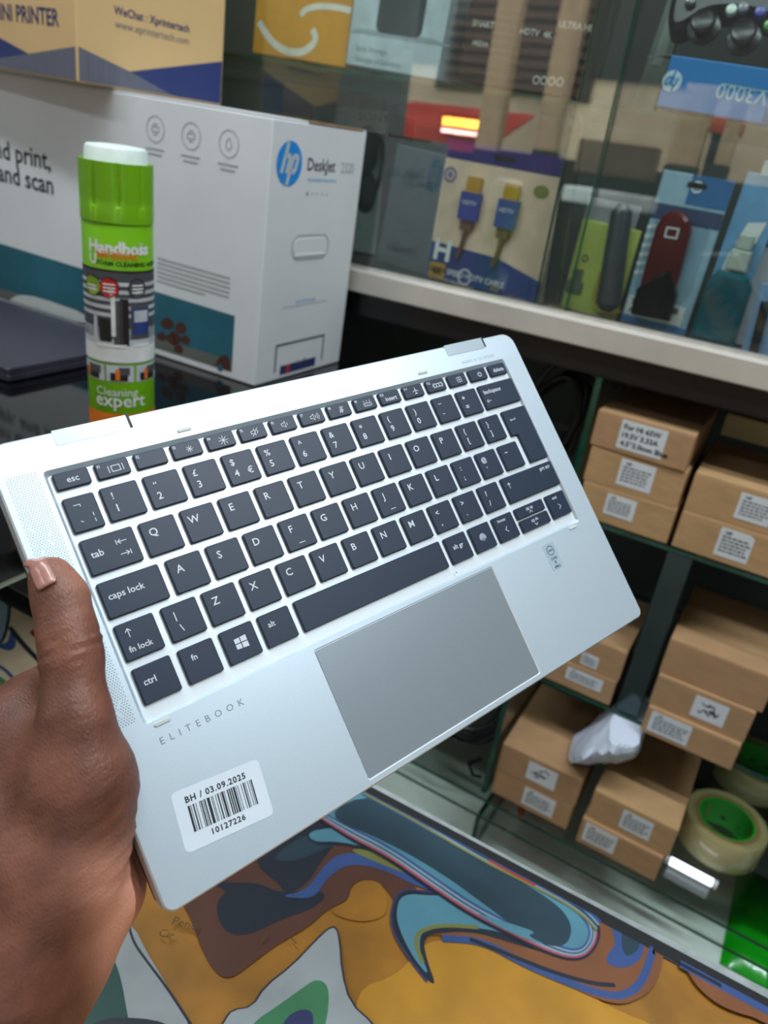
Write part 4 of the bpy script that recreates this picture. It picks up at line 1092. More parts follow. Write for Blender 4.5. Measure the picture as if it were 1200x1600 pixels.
zz = [z_cap0 - .0005, z_cap0, z_cap0 + .0135, z_cap0 + .0145] + [z_cap0 + .0145 + (z_cap1 - z_cap0 - .0145) * k / 6 for k in range(1, 7)]
prof = [(.0318, zz[0]), (.0328, zz[1]), (.0328, zz[2])] + [(.0326, z) for z in zz[3:]] + [(.0318, z_cap1), (.0306, z_cap1 - .001), (.0300, z_cap1 - .008), (0, z_cap1 - .008)]
mb = MB(); mb.lathe(cc, prof, 108, rf=fl_); mb.build('cap', GRN, can, smooth=True, angle=50)
mb = MB(); mb.lathe(cc, [(.0288, z_cap1 - .0078), (.0268, z_cap1 + .0105), (.0252, z_cap1 + .0125), (.015, z_cap1 + .0135), (0, z_cap1 + .0135)], 48)
mb.build('frosted_insert', mat('frosted_plastic', (212, 226, 220), rough=.45, var=.06, scale=80), can, smooth=True, angle=50)
vc = math.atan2(CAM.y - cc.y, CAM.x - cc.x)                     # label centre faces this way
class CanF:
    def __init__(s, r): s.r = r
    def __call__(s, a, b, h=0.0):
        t = vc + a / CRad
        return Vector((cc.x + (s.r + h) * math.cos(t), cc.y + (s.r + h) * math.sin(t), cc.z + b))
CF = CanF(.0324)
def cpatch(mb, a0, a1, b0, b1, h, mi, n=None):
    n = n or max(1, int(abs(a1 - a0) / .003))
    for i in range(n):
        x0 = a0 + (a1 - a0) * i / n; x1 = a0 + (a1 - a0) * (i + 1) / n
        mb.quad(CF(x0, b0, h), CF(x1, b0, h), CF(x1, b1, h), CF(x0, b1, h), mi)
pics = [mat('label_black', (28, 28, 30)), mat('label_white', (226, 230, 230)), mat('label_grey', (150, 156, 158), var=.3, scale=90), mat('label_red', (196, 32, 30)), mat('label_dark_grey', (74, 76, 82)),
        mat('label_blue', (46, 66, 130), var=.3, scale=120), mat('label_leaf', (140, 170, 40), var=.3, scale=120), mat('label_orange', (226, 120, 24)), mat('label_pale', (190, 196, 204), var=.15, scale=60), GRNL]
lab = MB(); e1 = .00012
cpatch(lab, -.048, .048, zl0, zl1, e1, 2); cpatch(lab, -.048, .048, zl1, zl1 + .0022, e1 * 2, 0)
cpatch(lab, -.048, .048, zl0 + (zl1 - zl0) * .40, zl1, e1 * 2, 4)
for k in range(5): cpatch(lab, -.048, .048, zl0 + (zl1 - zl0) * (.52 + .085 * k), zl0 + (zl1 - zl0) * (.56 + .085 * k), e1 * 3, 8)
cpatch(lab, -.048, .048, zl0 + .001, zl0 + (zl1 - zl0) * .20, e1 * 3, 1); cpatch(lab, -.048, .048, zl0 + (zl1 - zl0) * .20, zl0 + (zl1 - zl0) * .27, e1 * 3, 8)
zb = zl0 + (zl1 - zl0) * .24
cpatch(lab, -.020, -.008, zb, zb + .022, e1 * 4, 0); cpatch(lab, -.006, .002, zb - .002, zb + .040, e1 * 5, 4); cpatch(lab, .000, .008, zb - .003, zb + .042, e1 * 5, 0)
cpatch(lab, -.008, -.004, zb + .006, zb + .046, e1 * 6, 1); cpatch(lab, .010, .030, zb + .004, zb + .036, e1 * 5, 4); cpatch(lab, .0115, .030, zb + .008, zb + .033, e1 * 6, 5); cpatch(lab, .013, .028, zb + .020, zb + .031, e1 * 7, 8)
cpatch(lab, -.026, -.022, zb - .004, zb + .024, e1 * 5, 8); cpatch(lab, -.024, .006, zb - .005, zb - .002, e1 * 6, 1); cpatch(lab, .012, .030, zb - .004, zb - .001, e1 * 6, 1)
for (a, mi) in ((-.026, 6), (-.009, 3), (.017, 4)):
    r = .0085
    lab.disc(CF, a, zl1 - .014, r + .0008, e1 * 6, 0, 24); lab.disc(CF, a, zl1 - .014, r, e1 * 8, mi, 24)
    for k in (-1, 0, 1): cpatch(lab, a - .0055, a + .0055, zl1 - .015 + .0032 * k, zl1 - .0135 + .0032 * k, e1 * 10, 1 if k < 1 or mi != 6 else 9, 3)
zs1, zs0 = zl0 - .002, cz(604)
for a0, a1 in ((-.048, -.0165), (-.0145, .0120), (.0145, .048)):
    cpatch(lab, a0, a1, zs0, zs1, e1, 8); cpatch(lab, a0 + .004, min(a1, .046) - .006, zs0 + .001, zs0 + .009, e1 * 3, 0)
    cpatch(lab, a0 + .012, a1 - .004, zs0 + .007, zs1 - .002, e1 * 4, 4); cpatch(lab, a0 + .009, a0 + .013, zs0 + .002, zs1 - .004, e1 * 5, 7)
lab.build('label_pictures', pics, can)
lab = MB()
zh = cz(402); lab.text(CF, 'Handboss', -.0285, zh, .0148, .0003, 0, bold=.045); lab.text(CF, '™', .0185, zh + .006, .006, .0003, 0)
lab.build('brand_lettering', pics[1], can); lab = MB(); zu = cz(415)
lab.text(CF, 'U', -.0285, zu - .0035, .0125, .0003, 0, bold=.04); lab.text(CF, 'NIVERSAL', -.0200, zu + .0025, .0088, .0003, 1, bold=.03, sx=1.02)
lab.text(CF, 'FOAM CLEANING AGENT', -.0205, zu - .0035, .0054, .0003, 2, bold=.03, sx=1.1)
lab.build('label_lettering', [pics[1], pics[7], pics[0]], can); lab = MB(); ze = cz(645)
lab.text(CF, 'Cleaning', -.026, ze + .0125, .0122, .0003, 0); lab.text(CF, 'expert', -.027, ze + .0015, .0190, .0003, 0, bold=.012)
cpatch(lab, -.048, .048, .004, ze - .006, .0001, 1)
lab.build('label_lettering', [pics[1], pics[7], pics[0]], can)

# dark closed laptop lying on the counter
dz = .9864
dr = on_z(0, 578, dz + .018)
dl = thing('closed_laptop', (dr.x - .15, .655, dz), 'closed dark grey laptop lying on the black counter before the white carton', 'laptop')
DGL = mat('dark_grey_lid', (62, 60, 72), rough=.38, metal=.3, var=.06)
fx = Frame((dr.x - .31, .545, dz), (1, 0, 0), (0, 1, 0))
mb = MB(); mb.prism(fx, rrect(0, 0, .31, .205, .006), .002, .009, ch=.001); mb.build('base_half', DGL, dl)
mb = MB(); mb.prism(fx, rrect(0, 0, .31, .207, .006), .0098, .0175, ch=.001); mb.build('lid', DGL, dl)
mb = MB(); mb.tube([fx(.03, .205, .0095), fx(.28, .205, .0095)], .0045, 10); mb.build('hinge', BLACKR, dl)
for a, b in ((.02, .02), (.29, .02), (.02, .185), (.29, .185)):
    mb = MB(); mb.obox(fx, a - .01, a + .01, b - .004, b + .004, 0, .002); mb.build('rubber_foot', BLACKR, dl)

# ------------------------------------------------------------------ goods in the upper showcase
def boxpx(name, label, cat, TL, TR, BR, BL, y, dep, m, zb, group=None, lean=True, bev=.0012, up=None):
    """a box whose front face sits at depth y; the pixel corners give its width, height and lean"""
    P = [on_y(*q, y) for q in (TL, TR, BR, BL)]
    c = (P[2] + P[3]) / 2; t = (P[0] + P[1]) / 2
    X = (P[1] - P[0] + P[2] - P[3]); X.y = 0; X.normalize()
    U = Vector((-X.z, 0, X.x))
    w = ((P[1] - P[0]).length + (P[2] - P[3]).length) / 4; h = (t - c).dot(U)
    lo = min(-w * X.z, w * X.z)
    h0 = c.z - (zb - lo); O = Vector((c.x, y, zb - lo)); h = h + h0
    fr = Frame(O, X, U)
    th = thing(name, O + Vector((0, dep / 2, 0)), label, cat, group)
    mb = MB(); mb.obox(fr, -w, w, 0, h, -dep, 0); 
    if m: mb.build('pack_body', m, th, bevel=bev)
    return th, fr, w, h
GR = lambda n, c, **k: mat('pack_' + n, c, rough=k.pop('rough', .5), **k)
UF = 1.1247
# headphone box and slate box
th, fr, w, h = boxpx('headphone_box', 'grey headphone box half hidden behind the white printer carton', 'box', (500, 162), (616, 178), (585, 416), (476, 400), 1.150, .09, GR('grey_green', (120, 130, 126)), UF)
mb = MB()
for py, r in ((236, .030), (300, .026)): a, b = fr.px(572, py); mb.disc(fr, a, b, r * .8, .0004, 0, 28, r * 1.25); mb.disc(fr, a, b, r * .5, .0007, 1, 24, r * .8)
mb.stroke(fr, smooth_loop([fr.px(*q) for q in ((574, 320), (600, 270), (598, 220), (575, 200))], 2, False), .010, .0005, 0)
mb.build('printed_headphones', [mat('headphone_black', (24, 24, 28)), mat('headphone_grey', (48, 48, 54))], th)
a, b = fr.px(584, 190); mb = MB(); mb.text(fr, 'SONY', a, b, .017, .0004, 0, 'C', bold=.02, sx=1.3); mb.build('lettering', mat('pack_dark_lettering', (52, 58, 58)), th)
th, fr, w, h = boxpx('accessory_box', 'tall dark slate box between the grey headphone box and the cable pack', 'box', (611, 221), (694, 243), (662, 440), (587, 418), 1.080, .06, GR('slate', (78, 90, 98)), UF)
mb = MB(); mb.text(fr, 'HDMI', 0, h * .70, .016, .0004, 0, 'C', bold=.02, sx=1.3); mb.poly(fr, [(-w * .7, h * .12), (w * .5, h * .12), (w * .5, h * .18), (-w * .7, h * .18)], .0004, 0); mb.build('lettering', mat('pack_slate_lettering', (58, 68, 78)), th)
# deep brown cartons behind
for i, (q, lab_, m_) in enumerate(((((440, 128), (560, 146), (556, 200), (436, 180)), 'low brown carton deep behind the white printer carton', GR('deep_brown', (96, 80, 64))),)):
    th, fr, w, h = boxpx('stock_box', lab_, 'box', *q, 1.26, .08, m_, UF, lean=False)
    mb = MB(); mb.obox(fr, -w * .98, w * .98, h * .47, h * .53, 0, .0006); mb.build('packing_tape', GR('buff_tape', (170, 150, 116)), th)
# HDMI cable pack
th, fr, w, h = boxpx('cable_pack', 'cream and blue cable pack with two printed plugs under a purple header', 'package', (702, 218), (889, 246), (838, 486), (662, 437), 1.0425, .0325, GR('cream', (222, 194, 172)), UF)
mb = MB(); mb.poly(fr, [(-w, h * .875), (w, h * .875), (w, h), (-w, h)], .0004, 0)
yb = fr.px(676, 376)[1]; yr = fr.px(835, 440)[1]
mb.poly(fr, [(-w, .0008), (w, .0008), (w, yr), (w * .2, yb * .94), (-w, yb)], .0004, 1)
mb.build('printed_bands', [GR('purple', (44, 36, 112)), GR('royal_blue', (36, 62, 128), var=.2, scale=14)], th)
for px, py in ((737, 318), (795, 330)):
    a, b = fr.px(px, py); mb = MB()
    mb.obox(fr, a - .011, a + .011, b + .012, b + .034, .0003, .005, 0); mb.obox(fr, a - .015, a + .015, b - .022, b + .014, .0003, .008, 1); mb.obox(fr, a - .009, a + .009, b - .036, b - .022, .0003, .006, 2)
    mb.tube([fr(a, b - .036, .003), fr(a - .002, b - .056, .003), fr(a - .006, b - .075, .003)], .0035, 8, 2)
    mb.text(fr, 'HDTV', a, b - .002, .008, .0084, 3, 'C')
    mb.build('plug', [mat('gold_contact', (196, 160, 70), rough=.3, metal=.6), GR('plug_blue', (50, 66, 150)), GR('plug_brown', (104, 72, 56)), WHITEP], th, bevel=.0006)
mb = MB(); a, b = fr.px(678, 396); mb.text(fr, 'H', a, b - .006, .040, .0006, 0, bold=.03)
mb.text(fr, 'HIGH SPEED HDTV CABLE', a - .002, b - .024, .0112, .0006, 0, bold=.015, sx=.92); mb.text(fr, 'gold plated connectors', a - .002, b - .034, .007, .0006, 0)
mb.ring(fr, a + .055, max(.013, b - .050), .009, .011, .0006, 0, 20)
a2, b2 = fr.px(681, 432); b2 = max(b2, .0125); mb.poly(fr, rrect(a2 - .013, b2 - .011, a2 + .013, b2 + .011, .002), .0006, 1); mb.text(fr, '4K', a2, b2 - .005, .014, .0008, 2, 'C', bold=.03)
a2, b2 = fr.px(760, 452); mb.text(fr, '3D', a2 + .012, max(.004, b2 - .01), .014, .0006, 1, 'C')
a2, b2 = fr.px(700, 272); mb.ring(fr, a2 + .004, b2, .007, .010, .0006, 3, 20); mb.disc(fr, a2 + .004, b2, .004, .0006, 3, 14)
a2, b2 = fr.px(846, 300); mb.disc(fr, a2, b2, .011, .0006, 4, 18, .008)
mb.build('lettering', [WHITEP, mat('gold_print', (186, 140, 40)), INK, GR('violet_stamp', (120, 110, 160)), GR('olive_leaf', (128, 132, 60))], th)
mb = MB(); a2, b2 = fr.px(790, 245); mb.prism(fr, rrect(a2 - .016, h * .93 - .004, a2 + .016, h * .93 + .004, .004), .0004, .0007); mb.build('hang_hole', GR('slot_dark', (30, 30, 40)), th)
# yellow-green adapter pack with a dark antenna
th, fr, w, h = boxpx('wireless_adapter_pack', 'yellow-green blister pack with a dark rounded stick', 'package', (904, 338), (985, 360), (963, 510), (868, 489), 1.054, .006, GR('lime_card', (192, 204, 104), var=.06), UF)
mb = MB(); a, b = fr.px(899, 443)
mb.prism(fr, rrect(a - .012, b - .014, a + .012, b + .004, .004), .0003, .0006); mb.obox(fr, a - .0075, a + .0075, b + .004, b + .019, .0003, .0006)
mb.ring(fr, a + .004, b + .034, .003, .005, .0006, 0, 14)
mb.build('printed_dongle', GR('dongle_grey', (104, 112, 92)), th)
A = fr.px(975, 332); B = fr.px(954, 472)
mb = MB(); mb.tube([fr(A[0], A[1] + .010, .012), fr(*A, .012), fr(*B, .012), fr(B[0] - .001, B[1] - .010, .012)], [.006, .0135, .0165, .008], 14)
mb.build('antenna_stick', mat('dark_grey_stick', (52, 58, 64), rough=.28), th, smooth=True)
mb = MB(); mb.tube([fr(B[0] - .020, B[1] + .035, .004), fr(B[0] - .021, B[1] + .002, .005), fr(B[0] - .012, max(.010, B[1] - .020), .006), fr(B[0] + .006, max(.010, B[1] - .024), .005), fr(B[0] + .015, B[1] - .006, .004)], .005, 8)
mb.build('blister_rim', GR('yellow_rim', (176, 168, 60), rough=.25), th, smooth=True)
mb = MB(); mb.obox(fr, -w, w * .75, h * 1.0, h * 1.24, -.0055, -.0035); mb.build('header_card', GR('silver_header', (150, 152, 160), rough=.3), th)
# red and black adapter in a blue blister
CLEAR = glass('clear_blister', (.95, .97, .98), f0=.03, gain=.7, rough=.04)
th, fr, w, h = boxpx('usb_adapter_pack', 'blue and white blister pack holding a red and black adapter', 'package', (1010, 258), (1118, 280), (1066, 534), (966, 512), 1.050, .004, GR('blue_white_card', (150, 184, 208), var=.12, scale=30), UF)
mb = MB(); mb.poly(fr, [(-w * .15, h * .82), (w, h * .82), (w, h), (-w * .15, h)], .0004, 0); mb.poly(fr, [(-w, h * .70), (w, h * .70), (w, h * .80), (-w, h * .80)], .0004, 1)
mb.poly(fr, [(-w, .001), (w, .001), (w, h * .05), (-w, h * .05)], .0004, 0)
for k in range(6): mb.stroke(fr, [(-w, h * (.34 + .06 * k)), (-w * .5, h * (.37 + .06 * k)), (-w * .2, h * (.35 + .06 * k))], .004, .0005, 2)
mb.disc(fr, w * .05, h * .93, .007, .0006, 2, 16); mb.ring(fr, w * .05, h * .93, .003, .0045, .0008, 0, 14)
mb.build('printed_bands', [GR('mid_blue', (40, 108, 168)), GR('deep_blue', (46, 66, 104)), WHITEP], th)
A = fr.px(1058, 342); B = fr.px(1032, 440)
ax = (Vector(A) - Vector(B)).normalized(); pr = Vector((ax.y, -ax.x))
def adp(k, s): v = Vector(B) + ax * k + pr * s; return (v.x, v.y)
Lk = (Vector(A) - Vector(B)).length
mb = MB(); pts = [adp(-.016, -.021), adp(-.016, .021)] + [adp(Lk * .2, .0225), adp(Lk * .85, .0215), adp(Lk, .017), adp(Lk + .008, .008), adp(Lk + .009, -.006), adp(Lk, -.016), adp(Lk * .85, -.020), adp(Lk * .2, -.0215)]
mb.prism(fr, pts, .001, .016, ch=.004); mb.build('adapter_shell', mat('dark_red_plastic', (92, 22, 24), rough=.2, var=.3, scale=18), th, smooth=True, angle=30)
mb = MB(); mb.prism(fr, [adp(-.044, -.024), adp(-.044, .026), adp(-.012, .026), adp(Lk * .25, .012), adp(Lk * .1, -.006), adp(-.012, -.024)], .001, .0185, ch=.004); mb.build('adapter_plug', mat('gloss_black_plastic', (16, 16, 18), rough=.12), th, smooth=True, angle=30)
mb = MB(); mb.stroke(fr, [adp(Lk * .72, -.006), adp(Lk * .72, .008), adp(Lk * .86, .008), adp(Lk * .86, -.006)], .002, .0164, 0, True); mb.build('adapter_mark', WHITEP, th)
mb = MB(); a, b = fr.px(1014, 500); mb.poly(fr, [(-w * .95, h * .06), (w * .8, h * .06), (w * .8, h * .19), (-w * .95, h * .19)], .0006, 0)
mb.text(fr, 'TYPE-C3.1USB', -w * .85, h * .132, .0105, .0009, 1, bold=.03, sx=.95); mb.text(fr, 'ADAPTER 10', -w * .85, h * .078, .0105, .0009, 1, bold=.03, sx=.95)
mb.build('caption', [WHITEP, INK], th)
mb = MB(); mb.prism(fr, rrect(-w * .8, h * .21, w * .8, h * .72, .012), .0006, .024, ch=.006); mb.build('blister', CLEAR, th)
mb = MB(); a2, b2 = fr.px(1096, 270); mb.prism(fr, rrect(a2 - .012, h * .92, a2 + .012, h * .955, .003), .0004, .0008); mb.build('hang_hole', GR('slot_dark', (30, 30, 40)), th)
# teal bottle in a clear pack
th, fr, w, h = boxpx('cleaner_pack', 'blue card pack holding a teal bottle with a clear neck', 'package', (1132, 262), (1182, 270), (1140, 556), (1068, 536), 1.050, .004, GR('blue_card', (104, 158, 204), var=.2, scale=20), UF)
A = fr.px(1148, 430); B = fr.px(1112, 540)
mb = MB(); mb.prism(fr, [(B[0] - .027, .002), (B[0] + .027, .002), (A[0] + .026, A[1] - .010), (A[0] + .018, A[1] + .004), (A[0] - .018, A[1] + .004), (A[0] - .026, A[1] - .010)], .001, .024, ch=.006)
mb.build('teal_bottle', mat('teal_liquid_bottle', (16, 86, 100), rough=.12, var=.25, scale=26, coat=.4), th, smooth=True, angle=30)
mb = MB(); a, b = A; mb.prism(fr, rrect(a - .012, b + .006, a + .012, b + .030, .002), .004, .02, ch=.002); mb.prism(fr, rrect(a - .009, b + .030, a + .009, b + .048, .002), .005, .018, ch=.002)
mb.build('bottle_neck', mat('clear_grey_plastic', (176, 186, 178), rough=.15, var=.1), th)
mb = MB(); mb.poly(fr, [(-w * 1.0, .002), (-w * .55, .002), (-w * .1, h * .55), (-w * .55, h * .55)], .0006, 0); mb.poly(fr, [(-.01, h * .60), (.012, h * .62), (.016, h * .75), (-.004, h * .73)], .0006, 0)
mb.build('white_panel', WHITEP, th)
# right-most packs
th, fr, w, h = boxpx('white_pack', 'white and violet pack with green flag label at the glass corner', 'package', (1160, 244), (1262, 262), (1236, 430), (1140, 415), 1.075, .03, GR('white_card', (200, 204, 214), var=.05), UF)
mb = MB(); a, b = fr.px(1182, 305); mb.poly(fr, [(a - .016, b - .010), (a + .03, b - .004), (a + .03, b + .014), (a - .012, b + .014)], .0005, 0); mb.poly(fr, [(a - .004, b), (a + .022, b), (a + .022, b + .006), (a - .004, b + .006)], .0007, 1)
a, b = fr.px(1180, 372); mb.poly(fr, [(a - .02, b - .008), (a + .05, b - .008), (a + .05, b + .010), (a - .02, b + .010)], .0005, 2)
mb.build('printed_labels', [GR('lime_flag', (150, 180, 40)), GR('flag_dark', (70, 80, 70)), GR('violet_band', (72, 60, 140))], th)
th, fr, w, h = boxpx('pen_pack', 'pale blue pack with a thin black pen beside the teal bottle', 'package', (1176, 440), (1250, 452), (1226, 575), (1152, 560), 1.032, .004, GR('pale_blue_card', (120, 156, 200), var=.1), UF)
A = fr.px(1198, 470); B = fr.px(1177, 553); mb = MB(); mb.tube([fr(*A, .006), fr(*B, .006)], .0055, 10); mb.build('black_pen', mat('pen_black', (18, 18, 22), rough=.25), th, smooth=True)

# upper shelf ------------------------------------------------------------------
def shx(px, y=1.05): return sh(on_y(px, 120, y).x) + .0008
th, fr, w, h = boxpx('yellow_box', 'mustard yellow box with a white swoosh on the upper glass shelf', 'box', (402, -60), (553, -40), (540, 99), (394, 79), 1.06, .10, GR('mustard', (212, 148, 44), var=.06), shx(467))
mb = MB()
sw = smooth_loop([fr.px(*q) for q in ((405, 34), (416, 54), (432, 72), (452, 82), (474, 82), (490, 70), (494, 58), (488, 46))], 2, False)
mb.stroke(fr, sw, .010, .0005); sw = smooth_loop([fr.px(*q) for q in ((470, 24), (478, 14), (500, 9), (530, 12), (549, 17))], 2, False); mb.stroke(fr, sw, .008, .0005)
mb.build('printed_swoosh', mat('swoosh_white', (224, 222, 214)), th)
th, fr, w, h = boxpx('speaker_box', 'pale blue-white box with a picture of a dark speaker', 'box', (554, -70), (706, -48), (682, 117), (541, 98), 1.05, .09, GR('ice_white', (186, 200, 208)), shx(612))
mb = MB(); a, b = fr.px(626, 10)
mb.poly(fr, rrect(fr.px(588, 40)[0], fr.px(612, 54)[1], fr.px(661, 40)[0], h * .9, .010), .0005, 0); mb.poly(fr, [(a - .075, fr.px(626, 56)[1] - .004), (a + .085, fr.px(626, 56)[1] - .004), (a + .06, fr.px(626, 56)[1] + .002), (a - .06, fr.px(626, 56)[1] + .002)], .0004, 1)
mb.build('printed_speaker', [mat('speaker_dark', (44, 56, 62)), GR('ice_shade', (150, 164, 174))], th)
mb = MB(); a, b = fr.px(556, 78); mb.text(fr, 'Spot Storage', a, b, .010, .0004, 0); mb.text(fr, 'Storage of Solution', a, b - .013, .010, .0004, 0); mb.build('lettering', mat('ice_lettering', (130, 144, 152)), th)
th, fr, w, h = boxpx('dark_box', 'dark brown box with small white lettering on the upper glass shelf', 'box', (726, -60), (912, -34), (895, 150), (710, 124), 1.056, .10, GR('umber', (58, 46, 44), var=.1), shx(810))
mb = MB()
for (px, py, t, s_) in ((812, 53, 'HDTV  4K', .010), (872, 42, 'ULTRA HD', .010), (738, 40, 'SMART', .010), (738, 70, 'MEDIA', .008)):
    a, b = fr.px(px, py); mb.text(fr, t, a, b, s_, .0004, 0, bold=.02)
for k, px in enumerate((838, 850, 862, 875)):
    a, b = fr.px(px, 125 + k); mb.ring(fr, a, b, .0035, .005, .0004, 0, 14)
for k in range(9):
    a, b = fr.px(740, 8 + 13 * k); mb.poly(fr, [(a, b), (a + .07, b), (a + .07, b + .001), (a, b + .001)], .0004, 1)
mb.build('lettering', [mat('pale_lettering', (206, 202, 196)), mat('umber_lines', (92, 74, 64))], th)
BLUEB = mat('cyan_blue_card', (4, 124, 200), rough=.4, var=.05, scale=10)
th, fr, w, h = boxpx('blue_box', 'blue printed box lying upside down under the black game controller', 'box', (1043, 82), (1204, 111), (1196, 187), (1022, 163), 1.045, .085, BLUEB, shx(1110))
mb = MB(); a, b = fr.px(1050, 127); hp_mark(mb, fr, a, b, .0112, .0004, 0, 1, -1)
a, b = fr.px(1160, 155); mb.text(fr, 'V3000', a + .026, b + .012, .022, .0004, 0, 'L', sx=1.0, rot=math.pi)
a, b = fr.px(1130, 131); mb.stroke(fr, [(a, b), (a + .05, b - .001)], .001, .0004, 0)
mb.build('lettering', [mat('blue_box_white', (190, 214, 226)), BLUEB], th)
mb = MB(); mb.add([fr(-w, h, 0), fr(-w - .030, h - .004, -.012), fr(-w - .026, h + .003, -.06), fr(-w, h, -.08)], [(0, 1, 2, 3)]); ob = mb.build('open_flap', mat('grey_card_flap', (150, 150, 138), rough=.8), th); so = ob.modifiers.new('t', 'SOLIDIFY'); so.thickness = .0008
mb = MB(); fl2 = Frame(fr(-w, 0, 0), -fr.N, fr.Y); mb.poly(fl2, [(.035, h * .3), (.041, h * .3), (.041, h * .62), (.035, h * .62)], .0005, 0); mb.build('side_print', mat('blue_box_white', (190, 214, 226)), th)
# black game controller
gz = fr(-w, h, 0).z + .006
g0 = on_y(1126, 60, 1.075)
gc = thing('game_controller', (g0.x, 1.10, gz), 'black game controller with two thumbsticks lying on the blue box', 'controller')
gd = Vector((0, -.94, .34)).normalized()
gf = Frame((g0.x + .012, 1.080, gz + .062), fr.X, (gd.cross(fr.X) * -1).normalized() if False else Vector((0, .34, .94)))
GBL = mat('controller_black', (24, 26, 30), rough=.35)
mb = MB(); out = smooth_loop([(-.078, .030), (-.05, .046), (0, .043), (.05, .046), (.078, .030), (.082, -.005), (.075, -.046), (.055, -.044), (.032, -.018), (-.032, -.018), (-.055, -.044), (-.075, -.046), (-.082, -.005)][::-1], 2)
mb.prism(gf, out, -.034, .0, ch=.007); mb.build('shell', GBL, gc, smooth=True, angle=40)
for px, py in ((1095, 47), (1158, 60)):
    a, b = gf.px(px, py)
    mb = MB(); mb.lathe(None or gf(a, b, 0), [(.0185, -.001), (.0185, .003), (.0165, .004), (.009, .005), (.008, .012), (.0135, .013), (.0142, .016), (.012, .018), (.009, .0168), (0, .0166)], 28, axis=Frame(gf(a, b, 0), gf.X, gf.Y))
    mb.build('thumbstick', mat('stick_black', (16, 17, 20), rough=.3), gc, smooth=True, angle=40)
for px, py, n_, c in ((1187, 19, 'blue', (60, 70, 170)), (1200, 39, 'green', (60, 130, 50)), (1160, 14, 'grey', (110, 112, 120)), (1141, 18, 'white', (200, 214, 205)), (1076, 10, 'black', (30, 32, 38))):
    a, b = gf.px(px, py); b = min(b, .036); c_ = Frame(gf(a, b, 0), gf.X, gf.Y)
    mb = MB(); mb.lathe(c_.O, [(.0062, -.001), (.0062, .0035), (.005, .005), (0, .0054)], 20, axis=c_); mb.build('button', mat('button_' + n_, c, rough=.2), gc, smooth=True, angle=40)
# clear sleeve left of the controller
th, fr, w, h = boxpx('plastic_sleeve', 'grey-green frosted plastic sleeve standing left of the blue box', 'sleeve', (1024, -60), (1070, -52), (1036, 84), (1012, 80), 1.16, .02, GR('sleeve_grey', (112, 126, 120), rough=.25), shx(1016, 1.16))
mb = MB(); mb.obox(fr, -w * .5, w * .4, h * .35, h * .75, 0, .0008); mb.build('sleeve_label', GR('sleeve_label', (140, 152, 146)), th)
